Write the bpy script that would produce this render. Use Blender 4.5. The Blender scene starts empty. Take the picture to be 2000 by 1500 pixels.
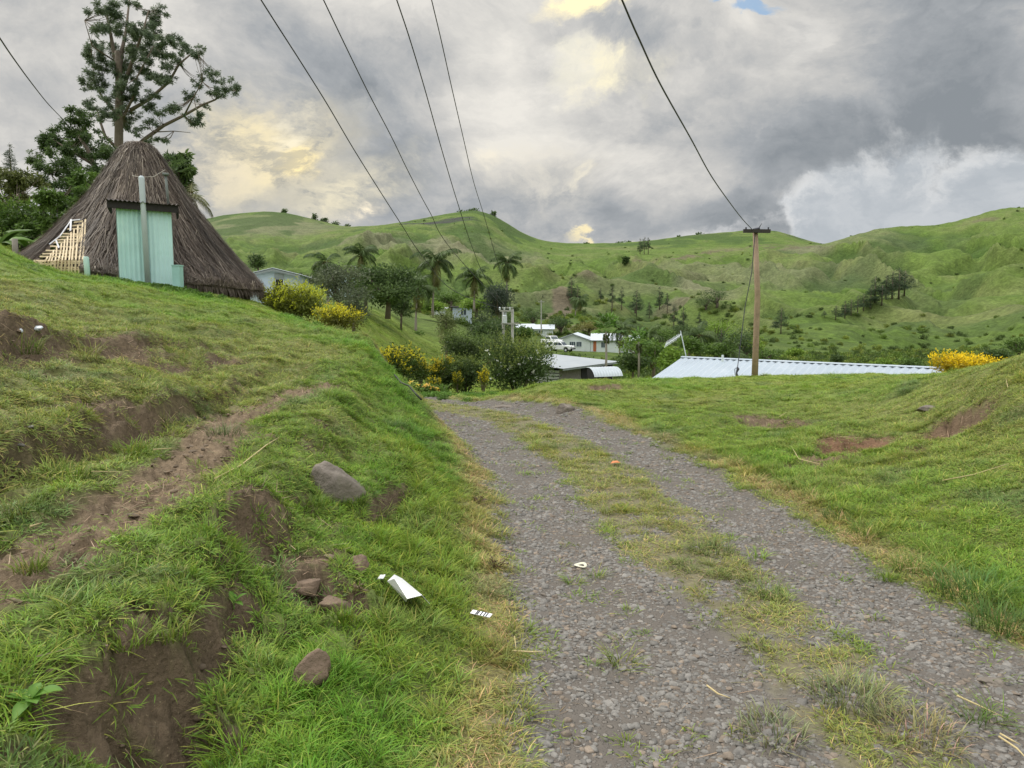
import bpy, math, random
import numpy as np
from mathutils import Vector, Matrix

random.seed(7); RNG = np.random.default_rng(7)
SC = bpy.context.scene; COL = SC.collection
R = math.radians
# ------------------------------------------------------------------ camera
CAMZ = 1.6; FPX = 1450.0; PITCH = math.atan(140 / FPX)
cam_d = bpy.data.cameras.new('camera'); cam = bpy.data.objects.new('camera', cam_d); COL.objects.link(cam)
cam.location = (0, 0, CAMZ); cam.rotation_euler = (math.pi / 2 - PITCH, 0, 0)
cam_d.sensor_width = 36; cam_d.lens = 36 * FPX / 2000; cam_d.clip_start = 0.05; cam_d.clip_end = 20000
SC.camera = cam
# ------------------------------------------------------------------ exposure
SC.view_settings.view_transform = 'Standard'; SC.view_settings.look = 'None'
SC.view_settings.exposure = 0.07; SC.view_settings.gamma = 1.0; SC.view_settings.use_curve_mapping = False
SC.cycles.max_bounces = 6; SC.cycles.transparent_max_bounces = 6
SC.cycles.diffuse_bounces = 3; SC.cycles.glossy_bounces = 2
# ------------------------------------------------------------------ sun (soft, behind thin cloud)
SUN_EL, SUN_AZ = R(48), R(-62)        # azimuth measured from +Y towards +X
sun_d = bpy.data.lights.new('sun', 'SUN'); sun_d.energy = 2.3; sun_d.angle = R(14); sun_d.color = (1.0, 0.95, 0.86)
sun = bpy.data.objects.new('sun', sun_d); COL.objects.link(sun)
sd = Vector((math.cos(SUN_EL) * math.sin(SUN_AZ), math.cos(SUN_EL) * math.cos(SUN_AZ), math.sin(SUN_EL)))
sun.rotation_euler = sd.to_track_quat('Z', 'Y').to_euler()

# ------------------------------------------------------------------ node helpers
class NT:
    def __init__(s, nt): s.nt = nt; s.n = nt.nodes; s.l = nt.links
    def new(s, t, **k):
        n = s.n.new(t)
        for a, b in k.items(): setattr(n, a, b)
        return n
    def put(s, sock, v):
        if v is None: return
        if hasattr(v, 'is_linked') or hasattr(v, 'links'): s.l.new(v, sock)
        else: sock.default_value = v
    def m(s, op, a, b=None, c=None, clamp=False):
        n = s.new('ShaderNodeMath', operation=op, use_clamp=clamp)
        for i, v in enumerate((a, b, c)): s.put(n.inputs[i], v)
        return n.outputs[0]
    def v(s, op, a, b=None):
        n = s.new('ShaderNodeVectorMath', operation=op); s.put(n.inputs[0], a)
        if b is not None:
            if op == 'SCALE': s.put(n.inputs[3], b)
            else: s.put(n.inputs[1], b)
        return n.outputs['Value'] if op in ('LENGTH', 'DISTANCE', 'DOT_PRODUCT') else n.outputs[0]
    def noise(s, vec, scale, detail=4, rough=0.5, dist=0.0, col=False, lac=2.0):
        n = s.new('ShaderNodeTexNoise'); s.put(n.inputs['Vector'], vec); n.inputs['Scale'].default_value = scale
        n.inputs['Detail'].default_value = detail; n.inputs['Roughness'].default_value = rough; n.inputs['Distortion'].default_value = dist
        n.inputs['Lacunarity'].default_value = lac
        return n.outputs['Color' if col else 'Fac']
    def rng(s, x, a, b, c=0.0, d=1.0, smooth=True):
        n = s.new('ShaderNodeMapRange', interpolation_type='SMOOTHSTEP' if smooth else 'LINEAR')
        for i, v in enumerate((x, a, b, c, d)): s.put(n.inputs[i], v)
        return n.outputs[0]
    def mix(s, f, a, b, mode='MIX'):
        n = s.new('ShaderNodeMix', data_type='RGBA', blend_type=mode); s.put(n.inputs[0], f)
        s.put(n.inputs[6], a if not isinstance(a, tuple) else (*a, 1)); s.put(n.inputs[7], b if not isinstance(b, tuple) else (*b, 1))
        return n.outputs[2]
    def ramp(s, f, stops):
        n = s.new('ShaderNodeValToRGB'); s.put(n.inputs[0], f); e = n.color_ramp.elements
        while len(e) < len(stops): e.new(0.5)
        for i, (p, c) in enumerate(stops): e[i].position = p; e[i].color = (*c, 1)
        return n.outputs[0]
    def comb(s, x, y, z=0.0):
        n = s.new('ShaderNodeCombineXYZ')
        for i, v in enumerate((x, y, z)): s.put(n.inputs[i], v)
        return n.outputs[0]

# ------------------------------------------------------------------ world: broken overcast evening sky
def dirpx(u, v):
    c = (u - 1000) / FPX; s_ = (750 - v) / FPX
    d = Vector((c, math.cos(PITCH) + s_ * math.sin(PITCH), -math.sin(PITCH) + s_ * math.cos(PITCH))); d.normalize()
    return math.atan2(d.x, d.y), math.asin(d.z)
def build_world():
    w = bpy.data.worlds.new('World'); SC.world = w; w.use_nodes = True
    nt = NT(w.node_tree); nt.n.clear()
    tc = nt.new('ShaderNodeTexCoord').outputs['Generated']
    d = nt.v('NORMALIZE', tc)
    sp = nt.new('ShaderNodeSeparateXYZ'); nt.l.new(d, sp.inputs[0])
    X, Y, Z = sp.outputs
    Zp = nt.m('MAXIMUM', Z, 0.0)
    k = nt.m('DIVIDE', 1.0, nt.m('ADD', Zp, 0.16))
    P = nt.comb(nt.m('MULTIPLY', X, k), nt.m('MULTIPLY', Y, k), 0.0)
    A0 = nt.m('ARCTAN2', X, Y); E0 = nt.m('ARCSINE', Z)
    sv = nt.comb(A0, nt.m('MULTIPLY', E0, 1.5), 0.3)                      # direction on the dome
    w1 = nt.noise(sv, 5.0, 7, 0.62, 0.3, col=True); w2 = nt.noise(sv, 17.0, 6, 0.6, 0.4, col=True)
    warp = nt.v('ADD', nt.v('SCALE', nt.v('SUBTRACT', w1, (0.5, 0.5, 0.5)), 0.17), nt.v('SCALE', nt.v('SUBTRACT', w2, (0.5, 0.5, 0.5)), 0.05))
    ae = nt.v('ADD', nt.comb(A0, E0, 0.0), warp)
    def blob(u, v, du, dv, edge=0.25, rot=0.0):
        a, e = dirpx(u, v)
        q = nt.v('SUBTRACT', ae, (a, e, 0))
        if rot:
            r = nt.new('ShaderNodeVectorRotate', rotation_type='Z_AXIS'); nt.l.new(q, r.inputs['Vector']); r.inputs['Angle'].default_value = R(rot); q = r.outputs[0]
        q = nt.v('MULTIPLY', q, (FPX / du, FPX / dv, 0))
        return nt.rng(nt.v('LENGTH', q), edge, 1.0, 1.0, 0.0)
    base = nt.noise(sv, 2.6, 8, 0.56, 0.35); fine = nt.noise(nt.v('ADD', sv, nt.v('SCALE', w1, 0.25)), 9.0, 8, 0.6, 0.2)
    pn = nt.noise(P, 1.1, 8, 0.55, 0.4)
    B = nt.m('ADD', nt.m('MULTIPLY', base, 0.60), nt.m('ADD', nt.m('MULTIPLY', fine, 0.22), nt.m('MULTIPLY', pn, 0.18)))
    B = nt.rng(B, 0.38, 0.62, 0.0, 1.0, False)
    # broad light and dark banks of cloud  (u, v, half width, half height, amount, rotation)
    for (u, v, du, dv, am, rot) in [
        (350, 90, 620, 200, 0.08, 0), (760, 140, 330, 190, -0.20, -30), (650, 330, 170, 170, -0.12, 0), (880, 360, 230, 120, -0.20, 10), (1180, 90, 260, 70, -0.25, -12),
        (1130, 250, 260, 190, 0.14, 0), (1290, 170, 200, 90, -0.26, -18), (1700, 120, 330, 140, -0.22, 0), (1900, 270, 300, 110, -0.20, 8),
        (1230, 390, 330, 95, -0.25, 0), (1560, 300, 180, 110, -0.06, 0), (1450, 90, 260, 130, 0.14, 0), (1470, 410, 190, 70, -0.22, 20),
        (120, 300, 200, 160, 0.12, 0), (420, 240, 160, 90, -0.12, 15), (950, 110, 160, 80, 0.12, -20)]:
        B = nt.m('ADD', B, nt.m('MULTIPLY', blob(u, v, du, dv, 0.1, rot), am))
    colr = nt.ramp(B, [(0.0, (0.255, 0.28, 0.305)), (0.30, (0.37, 0.39, 0.41)), (0.6, (0.555, 0.55, 0.535)), (1.0, (0.82, 0.79, 0.73))])
    # cumulus plumes at the right, flat pale blue-grey with a lighter rim
    pl = None
    for (u, v, du, dv, rot) in [(1700, 440, 150, 165, -14), (1960, 425, 150, 120, 0), (1600, 455, 75, 90, 0), (1830, 470, 190, 90, 0)]:
        p_ = blob(u, v, du, dv, 0.45, rot); pl = p_ if pl is None else nt.m('MAXIMUM', pl, p_)
    colr = nt.mix(nt.m('MULTIPLY', nt.rng(pl, 0.0, 0.75), 0.8), colr, nt.mix(nt.rng(fine, .35, .65), (0.48, 0.52, 0.56), (0.60, 0.63, 0.66)))
    rim = nt.m('MULTIPLY', nt.m('MULTIPLY', pl, nt.m('SUBTRACT', 1.0, pl)), nt.rng(fine, .36, .56, .2, 2.4), clamp=True)
    colr = nt.mix(rim, colr, (0.76, 0.765, 0.76))
    # warm breaks where the low sun shows through
    fn = nt.rng(fine, 0.37, 0.58, 0.30, 1.3)
    for (u, v, du, dv, am, cc, rot) in [
        (500, 310, 260, 160, 0.75, (0.82, 0.74, 0.55), -25), (510, 300, 150, 95, 0.7, (0.98, 0.84, 0.52), -25), (575, 310, 60, 42, 1.0, (1.25, 1.02, 0.50), -20), (555, 255, 90, 28, 0.5, (1.0, 0.92, 0.72), -55),
        (690, 375, 190, 80, 0.7, (0.92, 0.83, 0.60), -25), (710, 420, 40, 20, 0.9, (1.2, 1.05, 0.78), 0), (400, 330, 120, 80, 0.35, (0.8, 0.72, 0.58), 0),
        (1150, 15, 120, 42, 1.0, (1.25, 1.08, 0.62), -15), (1205, 152, 125, 45, 0.75, (1.0, 0.92, 0.66), -15), (1130, 130, 60, 30, 0.45, (0.9, 0.86, 0.7), 0),
        (985, 320, 42, 30, 0.6, (0.98, 0.9, 0.74), -25), (1140, 330, 36, 18, 0.55, (0.98, 0.9, 0.70), -35), (1060, 340, 190, 90, 0.45, (0.8, 0.75, 0.64), 0),
        (1180, 462, 130, 13, 0.7, (1.0, 0.86, 0.52), 0), (1265, 452, 34, 16, 0.95, (1.3, 1.1, 0.55), 0), (1400, 440, 190, 20, 0.5, (0.72, 0.72, 0.72), 0),
        (1580, 60, 90, 60, 0.35, (0.8, 0.78, 0.74), 0), (700, 200, 60, 60, 0.15, (0.8, 0.78, 0.72), 0)]:
        f = nt.m('MULTIPLY', nt.m('MULTIPLY', blob(u, v, du, dv, 0.05, rot), fn), am, clamp=True)
        colr = nt.mix(f, colr, cc)
    # small holes of open blue sky
    sky = nt.new('ShaderNodeTexSky', sky_type='NISHITA'); sky.sun_disc = False
    sky.sun_elevation = SUN_EL; sky.sun_rotation = SUN_AZ; sky.air_density = 1.2
    skyc = nt.v('SCALE', sky.outputs[0], 0.085)
    for (u, v, du, dv) in [(1500, -4, 60, 17), (1420, -14, 50, 15), (1525, 8, 22, 15)]:
        colr = nt.mix(nt.m('MULTIPLY', blob(u, v, du, dv, 0.3, -8), 0.9), colr, nt.mix(0.55, skyc, (0.45, 0.66, 0.92)))
    # overcast dome: brighter overhead and behind the viewer than at the seen horizon
    zen = nt.rng(Z, 0.42, 0.85, 0.0, 1.0); back = nt.rng(Y, 0.35, -0.6, 0.0, 1.0)
    gain = nt.m('ADD', 1.0, nt.m('ADD', nt.m('MULTIPLY', zen, 2.3), nt.m('MULTIPLY', back, 1.0)))
    gain = nt.m('MULTIPLY', gain, nt.rng(Z, -0.15, 0.0, 0.25, 1.0))
    out = nt.v('SCALE', colr, gain)
    bg = nt.new('ShaderNodeBackground'); nt.l.new(out, bg.inputs[0]); bg.inputs[1].default_value = 1.0
    ow = nt.new('ShaderNodeOutputWorld'); nt.l.new(bg.outputs[0], ow.inputs[0])
    w.cycles.sampling_method = 'MANUAL'; w.cycles.sample_map_resolution = 512
build_world()

# ------------------------------------------------------------------ numpy noise
def _h(ix, iy, seed):
    h = (ix.astype(np.int64) * 374761393 + iy.astype(np.int64) * 668265263 + seed * 1442695041) & 0xffffffff
    h = ((h ^ (h >> 13)) * 1274126177) & 0xffffffff
    h = ((h ^ (h >> 16)) * 2246822519) & 0xffffffff
    return (h ^ (h >> 15)) & 0xffffffff
def gnoise(x, y, seed=0):
    x = np.asarray(x, float); y = np.asarray(y, float)
    ix = np.floor(x); iy = np.floor(y); fx = x - ix; fy = y - iy
    u = fx * fx * fx * (fx * (fx * 6 - 15) + 10); v = fy * fy * fy * (fy * (fy * 6 - 15) + 10)
    def g(a, b):
        an = _h(ix + a, iy + b, seed) * (2 * math.pi / 4294967296.0)
        return np.cos(an) * (fx - a) + np.sin(an) * (fy - b)
    return ((g(0, 0) * (1 - u) + g(1, 0) * u) * (1 - v) + (g(0, 1) * (1 - u) + g(1, 1) * u) * v) * 1.45
def fbm(x, y, seed=0, octv=4, rough=0.5):
    t = 0; a = 1; n = 0
    for o in range(octv):
        t = t + a * gnoise(x * 2 ** o + 17.3 * o, y * 2 ** o - 9.1 * o, seed + o); n += a; a *= rough
    return t / n * 1.6
def ridged(x, y, seed=0, octv=4):
    t = 0; a = 1; n = 0
    for o in range(octv):
        t = t + a * (1 - np.abs(gnoise(x * 2 ** o, y * 2 ** o, seed + o)) * 2.2); n += a; a *= 0.5
    return t / n
def sstep(a, b, x):
    t = np.clip((x - a) / (b - a), 0, 1); return t * t * (3 - 2 * t)

# ------------------------------------------------------------------ terrain height
NY = [1.5, 2.5, 3.5, 5, 7, 8.5, 10, 12, 14]
NP = [
 [(-14,2.2),(-8,2.0),(-4.1,1.75),(-3.8,1.4),(-2.75,.92),(-2.5,.60),(-1.85,.56),(-1.35,.55),(-1.0,.26),(-.10,0),(2.85,0),(3.4,.08),(4.5,.35),(6.5,.9),(14,1.5)],
 [(-14,2.2),(-8,2.0),(-4.1,1.75),(-3.8,1.4),(-2.75,.94),(-2.5,.61),(-1.82,.58),(-1.22,.56),(-.98,.27),(-.06,0),(2.75,0),(3.3,.08),(4.5,.35),(6.5,.9),(14,1.5)],
 [(-14,2.25),(-8,2.0),(-4.1,1.72),(-3.8,1.36),(-2.7,.94),(-2.48,.64),(-1.85,.62),(-1.42,.60),(-1.15,.30),(.0,0),(2.6,0),(3.15,.08),(4.2,.35),(6.0,.9),(14,1.6)],
 [(-14,2.35),(-8,2.05),(-4.0,1.66),(-3.75,1.26),(-2.72,.95),(-2.52,.70),(-1.93,.67),(-1.5,.64),(-1.2,.42),(.04,0),(2.35,0),(3.0,.08),(3.8,.33),(5.5,.85),(14,1.6)],
 [(-14,2.5),(-8,2.05),(-4.12,1.46),(-3.85,1.2),(-2.8,.95),(-2.62,.78),(-2.03,.75),(-1.68,.74),(-1.2,.44),(-.1,0),(2.02,0),(2.7,.06),(4.2,.27),(5.6,.95),(14,1.7)],
 [(-14,2.6),(-8,2.1),(-3.92,1.28),(-3.75,1.12),(-2.85,.96),(-2.7,.87),(-2.15,.85),(-1.85,.84),(-1.3,.50),(-.38,0),(1.75,0),(2.4,.05),(4.6,.2),(6.0,1.12),(14,1.6)],
 [(-14,2.7),(-8,2.15),(-3.65,1.17),(-3.5,1.08),(-2.95,1.05),(-2.8,1.02),(-2.4,1.0),(-2.05,.98),(-1.45,.62),(-.85,0),(1.35,0),(1.9,.06),(4.5,.15),(6.9,.98),(14,1.6)],
 [(-11,3.0),(-8,2.15),(-4.2,1.5),(-4.0,1.42),(-3.4,1.3),(-3.2,1.27),(-2.7,1.26),(-2.33,1.22),(-1.85,.58),(-1.3,0),(.15,0),(.9,.14),(3.5,.15),(7.4,.62),(14,1.2)],
 [(-11,3.45),(-8,2.2),(-5.5,1.75),(-5.0,1.65),(-4.4,1.45),(-4.2,1.4),(-3.8,1.33),(-3.4,1.2),(-3.0,.5),(-2.5,0),(-1.0,-.05),(1.0,.30),(3.0,.22),(8,.3),(14,.8)]]
NPx = np.array([[p[0] for p in r] for r in NP]); NPx[:7, 3] = NPx[:7, 2] + .15; NPx[:6, 5] = NPx[:6, 4] + .11; NPz = np.array([[p[1] for p in r] for r in NP])
def near_h(x, y):
    yc = np.clip(y, NY[0], NY[-1]); K = NPx.shape[1]; z = np.zeros_like(x)
    X = [np.interp(yc, NY, NPx[:, k]) for k in range(K)]; Z = [np.interp(yc, NY, NPz[:, k]) for k in range(K)]
    z[:] = Z[0]
    for k in range(K - 1):
        t = (x - X[k]) / (X[k + 1] - X[k]); m = (t >= 0)
        tt = np.clip(t, 0, 1); tt = 0.45 * tt + 0.55 * tt * tt * (3 - 2 * tt)
        z = np.where(m, Z[k] + (Z[k + 1] - Z[k]) * tt, z)
    return z
LAY = {
 16: [(-600,440),(0,474),(75,518),(110,536),(160,549),(240,555),(430,588),(520,610),(640,640),(700,680),(735,765),(860,776),(930,778),(1000,771),(1100,743),(1280,741),(1500,736),(1830,733),(1900,722),(2000,704),(2600,640)],
 21: [(-600,430),(0,462),(75,522),(160,548),(275,553),(400,565),(510,592),(600,640),(690,715),(740,768),(860,776),(1000,771),(1100,757),(1300,750),(1500,736),(1830,733),(2000,722),(2600,660)],
 28: [(-600,420),(0,458),(300,545),(510,602),(600,645),(700,730),(760,768),(900,770),(1000,764),(1080,764),(1200,768),(1350,768),(1480,742),(1700,745),(2000,745),(2600,690)],
 36: [(-600,410),(0,450),(300,535),(500,602),(600,636),(690,690),(740,735),(800,752),(900,756),(1000,758),(1200,775),(1400,795),(1600,800),(2000,790),(2600,720)],
 45: [(-600,400),(0,442),(500,602),(650,612),(700,618),(750,660),(800,695),(870,722),(950,738),(1100,752),(1200,775),(1400,795),(2000,790),(2600,720)],
 60: [(-600,395),(0,440),(500,606),(600,600),(700,590),(770,625),(800,652),(870,690),(950,728),(1050,755),(1180,765),(1400,775),(2000,770),(2600,700)],
 80: [(-600,390),(0,440),(500,600),(600,595),(700,588),(770,612),(812,640),(870,648),(950,680),(1050,705),(1180,722),(1300,735),(1500,745),(1700,740),(2000,735),(2600,680)],
 110: [(-600,380),(0,430),(500,590),(700,582),(800,610),(870,624),(950,655),(1050,694),(1180,702),(1300,708),(1500,712),(1700,712),(2000,710),(2600,640)],
 140: [(-600,370),(0,430),(500,580),(700,578),(850,607),(950,635),(1040,680),(1100,685),(1200,688),(1300,695),(1500,698),(1650,700),(1800,700),(2000,694),(2600,620)],
 158: [(-600,370),(0,430),(500,572),(700,575),(850,602),(950,622),(1040,668),(1100,680),(1200,683),(1300,684),(1500,688),(1650,690),(1800,690),(2000,684),(2600,610)],
 200: [(-600,360),(0,430),(500,560),(700,568),(850,594),(950,604),(1010,640),(1060,640),(1120,628),(1200,640),(1300,655),(1400,662),(1500,660),(1600,668),(1700,680),(1850,690),(2000,668),(2600,590)],
 280: [(-600,350),(0,420),(400,545),(600,552),(850,575),(950,585),(1040,596),(1100,578),(1200,596),(1300,608),(1400,612),(1480,625),(1560,606),(1640,606),(1720,640),(1850,650),(2000,628),(2600,560)],
 380: [(-600,340),(0,420),(400,525),(600,532),(700,525),(850,556),(1000,565),(1060,560),(1110,548),(1180,560),(1250,556),(1330,562),(1400,585),(1500,585),(1580,580),(1700,592),(1800,605),(2000,575),(2600,520)],
 500: [(-600,330),(0,420),(400,505),(600,510),(650,505),(720,492),(850,520),(960,545),(1050,548),(1120,540),(1200,532),(1300,545),(1400,556),(1500,545),(1600,535),(1700,540),(1780,552),(1900,528),(2000,505),(2600,460)],
 650: [(-600,330),(0,420),(400,472),(600,490),(680,462),(760,455),(850,472),(950,502),(1050,522),(1120,520),(1200,512),(1300,512),(1400,520),(1500,500),(1600,490),(1700,480),(1780,492),(1860,470),(1950,452),(2050,448),(2600,430)],
 800: [(-600,330),(0,420),(400,450),(500,440),(600,452),(700,448),(780,438),(850,440),(930,432),(1000,476),(1100,497),(1200,492),(1300,488),(1400,484),(1500,478),(1560,480),(1600,477),(1650,458),(1700,443),(1750,437),(1830,432),(1870,420),(1920,405),(1960,398),(2000,396),(2200,405),(2600,420)],
 1000: [(-600,330),(0,420),(350,445),(400,427),(450,415),(500,410),(530,407),(570,410),(600,418),(650,432),(680,441),(740,440),(780,435),(820,425),(880,412),(930,405),(960,412),(990,430),(1020,450),(1050,465),(1100,472),(1200,472),(1270,466),(1300,461),(1360,453),(1420,448),(1470,442),(1510,447),(1550,461),(1600,478),(1650,490),(1800,495),(2000,480),(2600,470)],
 1300: [(-600,450),(0,480),(500,500),(1000,520),(1500,520),(2600,520)],
 2200: [(-600,520),(1000,545),(2600,545)], 4500: [(-600,595),(1000,595),(2600,595)]}
LYk = sorted(LAY); UG = np.arange(-600, 2601, 8.0); LG = np.linspace(math.log(LYk[0]), math.log(LYk[-1]), 420)
def t_of_v(v): return np.tan(np.arctan((750 - v) / FPX) - PITCH)
def _blur(a, sig, axis):
    n = int(sig * 3) + 1; k = np.exp(-0.5 * (np.arange(-n, n + 1) / sig) ** 2); k /= k.sum()
    ap = np.pad(a, [(n, n) if i == axis else (0, 0) for i in range(2)], mode='edge')
    return np.apply_along_axis(lambda r: np.convolve(r, k, 'valid'), axis, ap)
_T = np.array([t_of_v(np.interp(UG, [p[0] for p in LAY[k]], [p[1] for p in LAY[k]])) for k in LYk])
_T = _blur(_T, 1.1, 1)
_lk = np.log(LYk); TG = np.array([[0.0]])
TG = np.stack([np.interp(LG, _lk, _T[:, j]) for j in range(len(UG))], 1)
TG = _blur(TG, 2.2, 0)
def far_h(x, y):
    yy = np.maximum(y, 16.0); u = np.clip(1000 + x / yy * FPX * 0.9954, UG[0], UG[-1] - 1e-3); l = np.clip(np.log(yy), LG[0], LG[-1] - 1e-6)
    fu = (u - UG[0]) / (UG[1] - UG[0]); fl = (l - LG[0]) / (LG[1] - LG[0]); iu = fu.astype(int); il = fl.astype(int); fu -= iu; fl -= il
    iu = np.clip(iu, 0, len(UG) - 2); il = np.clip(il, 0, len(LG) - 2)
    t = (TG[il, iu] * (1 - fu) + TG[il, iu + 1] * fu) * (1 - fl) + (TG[il + 1, iu] * (1 - fu) + TG[il + 1, iu + 1] * fu) * fl
    return CAMZ + t * yy
ROAD = np.array([(1.2,-60),(1.2,1),(1.26,3.5),(1.18,4.7),(.95,7.2),(.62,8.8),(.3,10.1),(-.15,11.3),(-.75,12.2),(-1.5,13.1),(-2.3,14.6),(-2.9,16.5),(-3.6,19),(-5,23),(-8,30)])
def road_s(x, y):
    best = np.full(x.shape, 1e9); sg = np.zeros(x.shape)
    for a, b in zip(ROAD[:-1], ROAD[1:]):
        d = b - a; L = math.hypot(*d); t = np.clip(((x - a[0]) * d[0] + (y - a[1]) * d[1]) / L ** 2, 0, 1)
        dx = x - a[0] - t * d[0]; dy = y - a[1] - t * d[1]; dd = np.hypot(dx, dy); s = np.sign(dx * d[1] - dy * d[0])
        m = dd < best; best = np.where(m, dd, best); sg = np.where(m, s, sg)
    return best * sg
def base_h(x, y):
    x = np.asarray(x, float); y = np.asarray(y, float)
    w = sstep(13.0, 16.5, y)
    return near_h(x, y) * (1 - w) + far_h(x, y) * w
DENTS = []      # (x, y, rx, ry, rot, depth)
def dent_f(x, y, c, edge=0.0):
    cx, cy, rx, ry, rot = c[:5]; ca, sa = math.cos(rot), math.sin(rot); dx = x - cx; dy = y - cy
    return np.sqrt(((dx * ca + dy * sa) / rx) ** 2 + ((-dx * sa + dy * ca) / ry) ** 2)
def H(x, y):
    x = np.atleast_1d(np.asarray(x, float)); y = np.atleast_1d(np.asarray(y, float)); r = np.hypot(x, y)
    z = base_h(x, y)
    s = np.abs(road_s(x, y)); onroad = 1 - sstep(1.0, 1.6, s)
    nearw = 1 - sstep(30, 60, r)
    rough = (fbm(x * .9, y * .9, 3, 3) * .05 + fbm(x * 3.1, y * 3.1, 5, 4, .6) * .028 + fbm(x * 11, y * 11, 9, 3) * .010)
    # left bank and right verge are lumpier
    lump = sstep(-.2, -1.0, x) * (1 - sstep(9, 13, y))
    rough = rough * (1 + .9 * lump) + lump * np.maximum(0, ridged(x * 1.6, y * 1.6, 21, 3) - .62) * -.22
    z = z + nearw * ((1 - onroad) * rough + onroad * (fbm(x * 1.2, y * 1.2, 12, 3) * .018 + fbm(x * 9, y * 9, 14, 2) * .006))
    # wheel ruts
    z = z - nearw * .035 * (np.exp(-((s - .78) / .3) ** 2)) * (y < 22)
    midw = sstep(30, 70, r) * (1 - sstep(650, 960, y))
    rr = np.maximum(r, 1)
    hill = sstep(170, 320, r) * (1 - sstep(480, 830, y)) * (1 - .35 * sstep(-60, -200, x))
    z = z + midw * rr * (fbm(x * 14 / 200, y * 14 / 200, 31, 4) * .0016)
    wx = x + fbm(x / 60, y / 60, 41, 2) * 25; wy = y + fbm(x / 60, y / 60, 42, 2) * 25
    z = z + hill * rr * ((ridged(wx / 85, wy / 260, 50, 2) - .55) * .046 + (ridged(wx / 34, wy / 90, 55, 2) - .55) * .013)
    z = z + sstep(200, 350, r) * rr * (fbm(x / 22, y / 22, 60, 3, .5) * .0013) * (1 - .6 * sstep(750, 950, y))
    for c in DENTS:
        d = dent_f(x, y, c); z = z - c[5] * (1.45 if c[1] < 6 and c[0] < 0 else 1) * (1 - sstep(.62, .98, d + .18 * gnoise(x * 9, y * 9, 33)))
    # behind and beside the viewer the land rises gently to hills
    z = z + (1 - sstep(-5, 40, y)) * np.maximum(0, r - 40) * .10
    return z
def pray(u, v):
    c = (u - 1000) / FPX; s_ = (750 - v) / FPX
    d = np.array([c, math.cos(PITCH) + s_ * math.sin(PITCH), -math.sin(PITCH) + s_ * math.cos(PITCH)]); return d / d[1]
def P(u, v, y):
    """point of the place seen at photo pixel (u, v) when it stands y metres ahead"""
    d = pray(u, v) * y; return Vector((d[0], d[1], d[2] + CAMZ))
def G(u, v, ymin=1.6, ymax=1200):
    """first ground point seen along that line of sight"""
    d = pray(u, v); ys = np.exp(np.linspace(math.log(ymin), math.log(ymax), 900))
    h = H(d[0] * ys, ys); below = (CAMZ + d[2] * ys) < h
    i = int(np.argmax(below)) if below.any() else len(ys) - 1
    y = ys[i]; return Vector((d[0] * y, y, float(h[i])))
def gz(x, y): return float(H(x, y)[0])
def X(u, y): return (u - 1000) / FPX * y

# scars, hollows and bare patches, worked out on the smooth ground first
def gp(u, v): p = G(u, v); return p.x, p.y
_dn = []
for (u, v, rx, ry, rot, dep) in [
    (330,1370,.20,.22,0,.13),(250,1450,.24,.20,0,.11),(420,1290,.10,.20,0,.10),(470,1230,.08,.16,0,.08),(500,1040,.16,.30,0,.14),(620,1180,.17,.24,0,.06),
    (760,985,.10,.5,-.2,.09),(830,880,.09,.8,-.15,.06),(1660,872,.55,.42,.5,.10),(1500,828,.45,.6,.6,.08),(1865,838,.42,.5,.4,.13),(1790,878,.22,.2,0,.06),
    (180,650,.6,.8,.5,.05),(440,712,.30,.8,0,.10),(330,705,.28,.9,0,.07),(250,830,.18,.5,0,.08),(1170,758,.9,.3,.2,.10),(960,775,.5,.4,0,.08),(690,1190,.07,.16,0,.06)]:
    x, y = gp(u, v); _dn.append((x, y, rx, ry, rot, dep))
DENTS = _dn

# ------------------------------------------------------------------ ground colour fields
PATH = np.array([gp(-260,1260),gp(0,1100),gp(150,1045),gp(300,960),gp(400,880),gp(440,830),gp(530,785),gp(640,752)])
def poly_d(x, y, pl):
    best = np.full(x.shape, 1e9)
    for a, b in zip(pl[:-1], pl[1:]):
        d = b - a; L2 = float(d @ d); t = np.clip(((x - a[0]) * d[0] + (y - a[1]) * d[1]) / L2, 0, 1)
        best = np.minimum(best, np.hypot(x - a[0] - t * d[0], y - a[1] - t * d[1]))
    return best
DIRT = [(*gp(u, v), rx, ry, rot) for (u, v, rx, ry, rot) in [
    (300,1370,.19,.21,0),(220,1460,.23,.18,0),(410,1290,.11,.22,0),(470,1230,.09,.16,0),(500,1040,.17,.30,0),(590,1130,.2,.16,0),(630,1190,.15,.2,0),(690,1195,.08,.14,0),
    (610,1090,.3,.14,0),(760,990,.08,.5,-.2),(830,885,.07,.7,-.15),(1670,868,.75,.50,.5),(1600,900,.5,.35,.2),(1500,828,.55,.85,.6),(1868,845,.38,.5,.4),(1790,880,.16,.14,0),
    (240,690,.5,.9,.5),(60,640,.4,.7,.3),(30,690,.4,.5,0),(440,712,.22,.6,0),(330,712,.2,.7,0),(200,800,.35,.5,0),(270,845,.12,.4,0),(1185,762,.5,.2,.2),(965,772,.25,.25,0),
    (1620,905,.3,.3,0),(830,1130,.1,.2,0),(640,830,.12,.2,0)]]
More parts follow.
